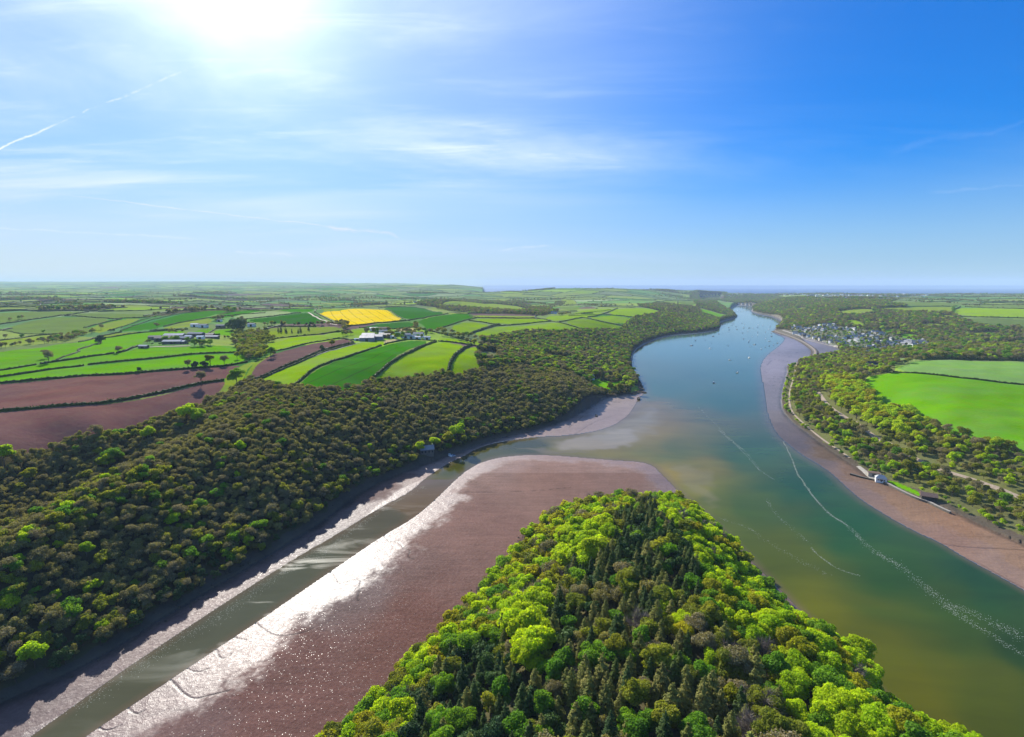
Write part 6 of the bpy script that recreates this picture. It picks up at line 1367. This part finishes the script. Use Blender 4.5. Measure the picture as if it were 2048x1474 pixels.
V, Fq = block_strip(sw, 1.2, -.5, 2.1, 2.0); o = empty('sea_wall', (*sw[0], 0), 0, 'dark stone sea wall running right from the white lodge', 'wall'); obj('wall_face', mesh('wall_face', rel(V, o), Fq, [M_STONE]), o)
V, Fq = block_strip(sw, 1.5, 2.103, 2.3, 2.0); obj('coping', mesh('coping', rel(V, o), Fq, [M_STONEL]), o)
jt = unpl([Q(*q) for q in ((478,548), (620,590), (760,625), (880,650), (970,680))], .4); V, Fq = block_strip(jt, 1.6, -.5, 1.5, 1.5)
o = empty('slipway_wall', (*jt[0], 0), 0, 'dark low jetty wall reaching out over the mud from the lodge', 'jetty'); obj('wall_face', mesh('wall_face', rel(V, o), Fq, [M_WEED]), o); V, Fq = block_strip(jt, 1.3, 1.503, 1.62, 1.5); obj('deck', mesh('deck', rel(V, o), Fq, [M_STONE]), o)
ribbon('slipway', unpl([Q(*q) for q in ((600,440), (700,520), (790,600), (850,630))], .4), 3.0, M_STONEL, .35, 1.5)
p = hit(*Q(635, 445)); 
# garden house, roofs and the dark-roofed house by the field
def cottage(u, v, w, d, h, roof, wall, rz, lab, name='cottage'):
    p = hit(u, v); o = empty(name, (p[0], p[1], float(Zat(*p)[0])), rz, lab, 'house'); rh = d * .36
    obj('wall', pm('wall', walls(w, d, h, rh), wall), o); r = obj('roof', pm('roof', roofm(w, d, h, rh), BM[roof]), o)
    c = box(w/2-1.2, w/2-.5, -.4, .4, h + rh - .8, h + rh + .9); obj('chimney', mesh('chimney', c[0], c[1], [M_STONEL]), r)
    for x in np.linspace(-w/2+1.2, w/2-1.2, 4): b = box(x - .45, x + .45, -d/2-.05, -d/2-.01, h*.35, h*.75); obj('window', mesh('window', b[0], b[1], [M_WIN]), o)
    return o
cottage(1747, 733, 15, 8, 3.6, 'dark', M_WHITE, R(-12), 'black-roofed house at the inner corner of the big green field', 'field_house')
cottage(854, 906, 10, 6.5, 3.6, 'slate', M_STONE, R(15), 'dark slate cottage half hidden at the foot of the creek wood')
cottage(903, 877, 8, 6, 3.4, 'slate', M_STONE, R(-10), 'second slate roof higher in the trees above the creek moorings')
cottage(1180, 758, 10, 6, 3.4, 'slate', M_WHITE, R(20), 'garden house with grey roof at the left of the riverside lawn')
cottage(1212, 757, 7, 5, 3.0, 'tile', M_WHITE, R(-30), 'small brown-roofed house with white gable behind the riverside lawn')

# ---------------------------------------------------------------- boats
def hull_mesh(L, Bm, H, mat, name='hull'):
    st = np.linspace(-.5, .5, 13); V = []; prof = [(0, -.35), (.55, -.25), (.88, .1), (1.0, 1.0)]
    for s in st:
        f = (1 - max(0, (s + .05) / .55) ** 2.2) if s > -.05 else 1 - .28 * ((-.05 - s) / .45) ** 2
        sheer = H * (1 + .35 * max(0, s * 2) ** 2)
        for a, b in prof: V.append((s * L, a * Bm / 2 * max(f, .02), b * sheer if b > 0 else b * H * (1 if s < .38 else .4)))
        for a, b in reversed(prof[1:]): V.append((s * L, -a * Bm / 2 * max(f, .02), b * sheer if b > 0 else b * H * (1 if s < .38 else .4)))
    k = 7; Fq = []
    for i in range(12):
        for j in range(k): a = i * k + j; b = i * k + (j + 1) % k; Fq.append((a, b, b + k, a + k))
    Fq.append(tuple(range(k))); Fq.append(tuple(range(12 * k + k - 1, 12 * k - 1, -1)))
    return mesh(name, np.array(V), Fq, [mat])
def frust(x0, x1, wd, z0, z1, tp=.8):
    V = []
    for zz, k in ((z0, 1), (z1, tp)):
        cx = (x0 + x1) / 2; hx = (x1 - x0) / 2 * k; V += [(cx - hx, -wd / 2 * k, zz), (cx + hx, -wd / 2 * k, zz), (cx + hx, wd / 2 * k, zz), (cx - hx, wd / 2 * k, zz)]
    return np.array(V), np.array([(3,2,1,0), (4,5,6,7), (0,1,5,4), (1,2,6,5), (2,3,7,6), (3,0,4,7)], np.int32)
BT = {}
for cn, hm in (('white', M_BOATW), ('navy', M_BOATD), ('cream', M_BOATC)):
    c = frust(-1.6, 1.6, 1.5, .75, 1.35); dk = frust(-3.2, 2.6, 1.5, .68, .76, .95); mt = join([tube([(.6, 0, .8), (.6, 0, 9.2)], .10, .05, 6), tube([(.55, 0, 2.0), (-2.8, 0, 2.1)], .12, .10, 6)])
    BT['yacht', cn] = [('hull', hull_mesh(7.6, 2.5, .8, hm), None), ('deck', mesh('deck', dk[0], dk[1], [M_BOATW]), None), ('cabin', mesh('cabin', c[0], c[1], [M_BOATW]), None), ('mast', mesh('mast', mt[0], mt[1], [M_MAST]), None)]
    c = frust(-.6, 1.9, 1.6, .7, 1.75, .78); ws = frust(-.5, 1.85, 1.62, 1.25, 1.55, .93); dk = frust(-2.4, 2.0, 1.5, .6, .7, .95); en = frust(-3.3, -2.8, .5, .2, 1.2, .8)
    BT['motor', cn] = [('hull', hull_mesh(6.0, 2.3, .75, hm), None), ('deck', mesh('deck', dk[0], dk[1], [M_BOATC]), None), ('cabin', mesh('cabin', c[0], c[1], [M_BOATW]), None), ('windscreen', mesh('windscreen', ws[0], ws[1], [M_WIN]), 2), ('outboard', mesh('outboard', en[0], en[1], [M_BOATD]), None)]
    c = frust(-1.3, 1.0, 1.1, .42, .62, .8)
    BT['dinghy', cn] = [('hull', hull_mesh(3.6, 1.6, .45, hm), None), ('cover', mesh('cover', c[0], c[1], [M_COVER]), None)]
def boat(kind, cn, u, v, rz, label, group, sc=1.0, z0=-.05):
    p = unp(u, v); o = empty({'yacht': 'yacht', 'motor': 'motor_boat', 'dinghy': 'dinghy'}[kind], (p[0], p[1], z0), rz, label, 'boat', group); o.scale = (sc,) * 3; made = []
    for nm, me, par in BT[kind, cn]: made.append(obj(nm, me, o if par is None else made[par]))
    return o
ML = [('y','c',930,990,1.25),('m','w',628,1022,1),('m','c',745,1225,1),('m','n',372,1385,1),('d','w',395,1388,1),('m','w',1122,853,1),('m','w',842,690,1.2),('y','w',1248,730,1),('m','n',1250,804,1),('y','n',1316,788,.9),('m','n',1185,823,.8),('m','c',1378,760,1),('y','n',1018,782,1),('m','n',925,744,1),('m','w',932,720,1),('d','w',980,652,1.2),('y','w',1068,630,1),('m','n',1066,587,1),('m','w',1190,587,1),('y','w',1188,690,.9),('m','n',1283,651,1),('m','w',1285,600,1),('d','n',1287,572,1.2),('y','w',910,571,1),('m','w',828,599,.9),('m','n',738,541,1.2),('m','n',620,548,1),('d','w',608,575,1.2),('y','w',612,512,1),('m','w',845,519,1.1),('m','n',932,521,1),('m','w',990,523,1),('y','n',1068,509,1),('m','w',1242,540,1),('m','w',1265,500,1),('y','w',1075,470,1),('m','w',1147,477,1),('m','w',860,461,1),('m','n',820,446,1),('y','w',680,455,1),('m','n',663,475,1),('m','w',725,500,1),('m','w',575,457,1.1),('m','w',535,464,1),('m','n',453,614,1),('m','n',365,651,1),('d','n',240,713,1.3),('m','n',87,718,.9),('d','n',340,760,1.2),('y','n',25,797,1.1),('y','w',313,843,1),('m','n',600,798,.9),('d','w',947,806,1.2),
 ('m','w',1028,320,1.2),('m','w',1070,328,1.2),('y','w',1137,339,1.2),('m','w',1157,336,1.2),('m','w',1203,365,1.2),('y','w',1250,371,1.2),('m','w',1283,383,1.1),('y','w',685,243,1.4),('m','w',715,256,1.4),('y','w',743,244,1.4),('m','w',825,256,1.4),('y','w',880,245,1.4),('m','w',770,262,1.4)]
KW = {'y': 'yacht', 'm': 'motor', 'd': 'dinghy'}; CN = {'w': 'white', 'n': 'navy', 'c': 'cream'}
cnt = {}
for kd, cc, x, y, sc in sorted(ML, key=lambda q: -q[3]):
    cnt[kd, cc] = cnt.get((kd, cc), 0) + 1; n = cnt[kd, cc]
    nm = {'y': 'masted yacht', 'm': 'motor boat', 'd': 'dinghy'}[kd]
    far = 'close under the wooded right bank' if x > 1000 and y < 400 else 'in the far pool by the pontoon' if y < 280 else 'moored in midriver'
    boat(KW[kd], CN[cc], 1380 + x * .127, 590 + y * .127, rng.normal(1.2, .5), f"{CN[cc]} {nm} {far}, {ordw(n)} nearest such one", 'moored boats on the river', sc * .92)
boat('motor', 'white', 900.5, 912.5, R(135), 'white motor boat moored below the hidden creek cottage', None, 1.0); boat('dinghy', 'white', 907, 911, R(130), 'small white and blue dinghy beside the motor boat in the creek', None, 1.1)
def C5(x, y): return 820 + x * .0882, 860 + y * .0882
L = unpl([C5(330,700), C5(480,620), C5(610,548), C5(730,560)], .5); V, Fq = block_strip(L, 1.4, -.4, 2.0, 1.5); o = empty('quay_wall', (*L[0], 0), 0, 'grey quay wall below the creek cottage', 'wall'); obj('wall_face', mesh('wall_face', rel(V, o), Fq, [M_STONE]), o); V, Fq = block_strip(L, 1.7, 2.003, 2.2, 1.5); obj('coping', mesh('coping', rel(V, o), Fq, [M_STONEL]), o)
L = unpl([C5(740,552), C5(822,503), C5(875,535)], .5); V, Fq = block_strip(L, .9, .9, 1.1, 1.0); o = empty('landing_stage', (*L[0], 0), 0, 'bent timber landing stage leading to the creek boats', 'jetty'); obj('deck', mesh('deck', rel(V, o), Fq, [M_STONEL]), o)
for q in L: b = box(-.12, .12, -.12, .12, -1.2, .897); pv_ = b[0] + np.array((q[0], q[1], 0)); obj('post', mesh('post', rel(pv_, o), b[1], [M_WEED]), o)
# pontoon and quay at the far bend
L = unpl(PX(1483,612.6, 1500,613.4, 1516,614.6)); V, Fq = block_strip(L, 9, -.3, 1.6, 20); o = empty('pontoon', (*L[0], 0), 0, 'long dark pontoon across the far river bend', 'pontoon'); obj('float', mesh('float', rel(V, o), Fq, [M_WEED]), o); V, Fq = block_strip(L, 7, 1.603, 2.0, 20); obj('deck', mesh('deck', rel(V, o), Fq, [M_STONEL]), o)
for n, (u_, v_) in enumerate(((1478,608.5), (1486,609), (1493,609.5), (1501,610))):
    p = hit(u_, v_); house(n % 5, p[0], p[1], .2, ('leftmost', 'second', 'third', 'rightmost')[n] + ' pale building on the quay behind the far pontoon', 'quay buildings at the far bend', 1.5)
# wrecks and stumps on the spit
def ribs(u, v, L_, rz, lab):
    p = unp(u, v); o = empty('wreck', (p[0], p[1], .2), rz, lab, 'wreck'); obj('hull', hull_mesh(L_, L_ * .34, 1.4, M_WEED), o)
    for k in range(6): x = -L_ * .35 + k * L_ * .14; V, Fq = tube([(x, L_ * .14, .5), (x, L_ * .19, 2.4)], .22, .12, 5); obj('rib', mesh('rib', V, Fq, [M_WEED]), o)
ribs(1278, 799, 8.5, R(60), 'black hulk of an old boat stranded at the rocky point'); ribs(1193, 834, 6.0, R(75), 'dark broken wreck on the mud below the wooded bank')
# rock ledges of the little point, boulders along the shores
def rock(g, s, sq=.5):
    V = []; n = 9
    for r_, zz in ((.75, -.6), (1, .0), (.8, .35), (.35, .55)):
        for k in range(n): a = 6.283 * k / n; q = r_ * s * g.uniform(.75, 1.2); V.append((math.cos(a) * q, math.sin(a) * q * .6, zz * s * sq * g.uniform(.7, 1.2)))
    Fq = [(r_ * n + k, r_ * n + (k + 1) % n, (r_ + 1) * n + (k + 1) % n, (r_ + 1) * n + k) for r_ in range(3) for k in range(n)]
    V.append((0, 0, .6 * s * sq)); V = np.array(V); Fq = Fq + [(27 + k, 27 + (k + 1) % n, 36, 36) for k in range(n)]
    return V, Fq
g = np.random.default_rng(31)
for n, (u_, v_, s) in enumerate(((1268,752,4.5), (1274,757,4), (1270,763,5.5), (1277,768,4.8), (1269,773,6), (1280,779,6.5), (1272,783,6), (1285,785,5), (1264,789,5), (1262,745,3.5), (1278,773,4))):
    V, Fq = rock(g, s, .42); p = unp(u_, v_); Fq = [f if f[2] != f[3] else f[:3] for f in Fq]; c_, s_ = math.cos(-.5), math.sin(-.5); V[:, :2] = V[:, :2] @ np.array([[c_, s_], [-s_, c_]])
    tag(obj('rock', mesh('rock', V, Fq, [M_ROCK]), None, (p[0], p[1], .3)), f"dark brown tilted rock ledge on the wooded point, {ordw(n + 1)} counting down towards the water", 'rock', 'rock ledges of the wooded point')
def boulders():
    parts = []; g = np.random.default_rng(8)
    for Lp, n, w in ((WET[:len(smooth_line(unpl(LEFT_PX), 2))], 700, 2.5), (smooth_line(unpl(RIGHT_PX), 2), 1100, 2.5), (HEAD[:-4], 900, 2.2)):
        s = np.r_[0, np.cumsum(np.linalg.norm(np.diff(Lp, axis=0), axis=1))]; q = g.uniform(0, min(s[-1], 1500), n); X = np.interp(q, s, Lp[:, 0]) + g.normal(size=n) * w; Y = np.interp(q, s, Lp[:, 1]) + g.normal(size=n) * w
        ok = (Y > 90) & (Y < 900); X, Y = X[ok], Y[ok]; Z = Zat(X, Y)
        for x, y, zz in zip(X, Y, Z):
            if zz < -.3: continue
            V, Fq = rock(g, g.uniform(.15, .8) * (1.5 if g.random() < .1 else 1), .8); a = g.uniform(0, 6.28); c_, s_ = math.cos(a), math.sin(a); V[:, :2] = V[:, :2] @ np.array([[c_, s_], [-s_, c_]]); parts.append((V + (x, y, zz), np.array([f for f in Fq], np.int32)))
    V, Fq = join(parts); tag(obj('boulders', mesh('boulders', V, Fq, [M_ROCK])), 'scattered dark boulders and weed lining the tidal shores', 'boulders', kind='stuff')
boulders()
# foam lines on the river
def foam():
    m, t = new_mat('foam_white'); finish(t, bsdf(t, (.42,.44,.36,1), .7, .2)); g = np.random.default_rng(77); C = []
    def RZl(*p): return RZ(1300, 860, .4165, *p)
    LN = [(RZl(640,55,665,100,690,160,705,210,750,270,800,340,870,410,950,460,1010,520,1080,590,1180,640,1260,700,1330,760,1420,840,1500,900,1600,960,1700,1020,1796,1085), 4200, [.3,.4,.55,1.0,2.8,1.6], .15), (RZl(640,55,665,100,690,160,705,210,750,270,800,340,870,410,950,460), 1500, [.4,.4], .2), (RZl(330,0,400,60,470,130,520,190,600,240), 900, [.5,.6], .15), (RZ(1440,540,.2985, 0,1070,60,1125,140,1190,200,1250,260,1330), 500, [.6,.8], .16),
          (RZl(770,560,820,610,870,650,940,680,1010,700), 350, [.4,.6], .15), (RZl(560,330,600,400,680,470,760,540), 220, [1.0,1.5], .18), (RZl(1420,840,1520,860,1640,920,1796,1000), 600, [2.5,4], .15), (RZl(330,420,480,470,600,560,740,640,850,690), 260, [1.2,2], .16), (RZ(960,540,.2539, 1720,1080,1800,1160,1860,1220,1950,1310,2048,1400), 500, [.6,.8], .16)]
    LN += [(RZ(0, 860, .4167, 400,1330,560,1200,700,1110,860,1010,1000,930,1200,790,1400,650,1600,540), 1500, [3.5,3.5], .12), (RZ(600, 860, .4165, 60,640,200,520,330,420,480,330,600,270), 900, [2.5,2], .14)]
    for px, n, sp, sz in LN:
        L_ = smooth_line(unpl(px), 2); s = np.r_[0, np.cumsum(np.linalg.norm(np.diff(L_, axis=0), axis=1))]; q = g.uniform(0, s[-1], n)
        wv = np.interp(q, np.linspace(0, s[-1], len(sp)), sp); X = np.interp(q, s, L_[:, 0]) + .5 * wav(q, q * 0, 30, 1); Y = np.interp(q, s, L_[:, 1]); o_ = g.normal(size=(n, 2)) * wv[:, None] * .6
        keep = wav(X, Y, 17, 4) > g.uniform(-1.4, .6, n)
        for x, y in zip(X[keep] + o_[keep, 0], Y[keep] + o_[keep, 1]):
            a = g.uniform(0, 6.28); r = sz * g.uniform(.3, 1.2); C.append([(x + math.cos(a + k * 1.57) * r * (1.3 if k % 2 else .7), y + math.sin(a + k * 1.57) * r * (1.3 if k % 2 else .7), .03) for k in range(4)])
    V = np.array(C).reshape(-1, 3); ok = inpoly(V[::4, 0], V[::4, 1], WATER); V = V.reshape(-1, 4, 3)[ok].reshape(-1, 3)
    tag(obj('foam', mesh('foam', V, np.arange(len(V), dtype=np.int32).reshape(-1, 4), [m])), 'thin drifting lines of white foam on the green river', 'foam', kind='stuff')
foam()

# ---------------------------------------------------------------- haze
def haze():
    m = bpy.data.materials.new('haze_air'); m.use_nodes = True; t = NT(m.node_tree)
    v = t.n('ShaderNodeVolumePrincipled', i={'Color': (.62, .80, 1.0, 1), 'Density': HAZE, 'Anisotropy': 0.0})
    o = t.n('ShaderNodeOutputMaterial'); t.nt.links.new(v.outputs[0], o.inputs['Volume'])
    x0, x1, y0, y1, z0, z1 = -24000, 24000, -400, 21500, -8, 320
    V = [(x, y, z) for z in (z0, z1) for y in (y0, y1) for x in (x0, x1)]
    Fc = [(0, 2, 3, 1), (4, 5, 7, 6), (0, 1, 5, 4), (2, 6, 7, 3), (0, 4, 6, 2), (1, 3, 7, 5)]
    tag(obj('haze', mesh('haze', V, Fc, [m])), kind='stuff')
HAZE = 0.00006
haze()
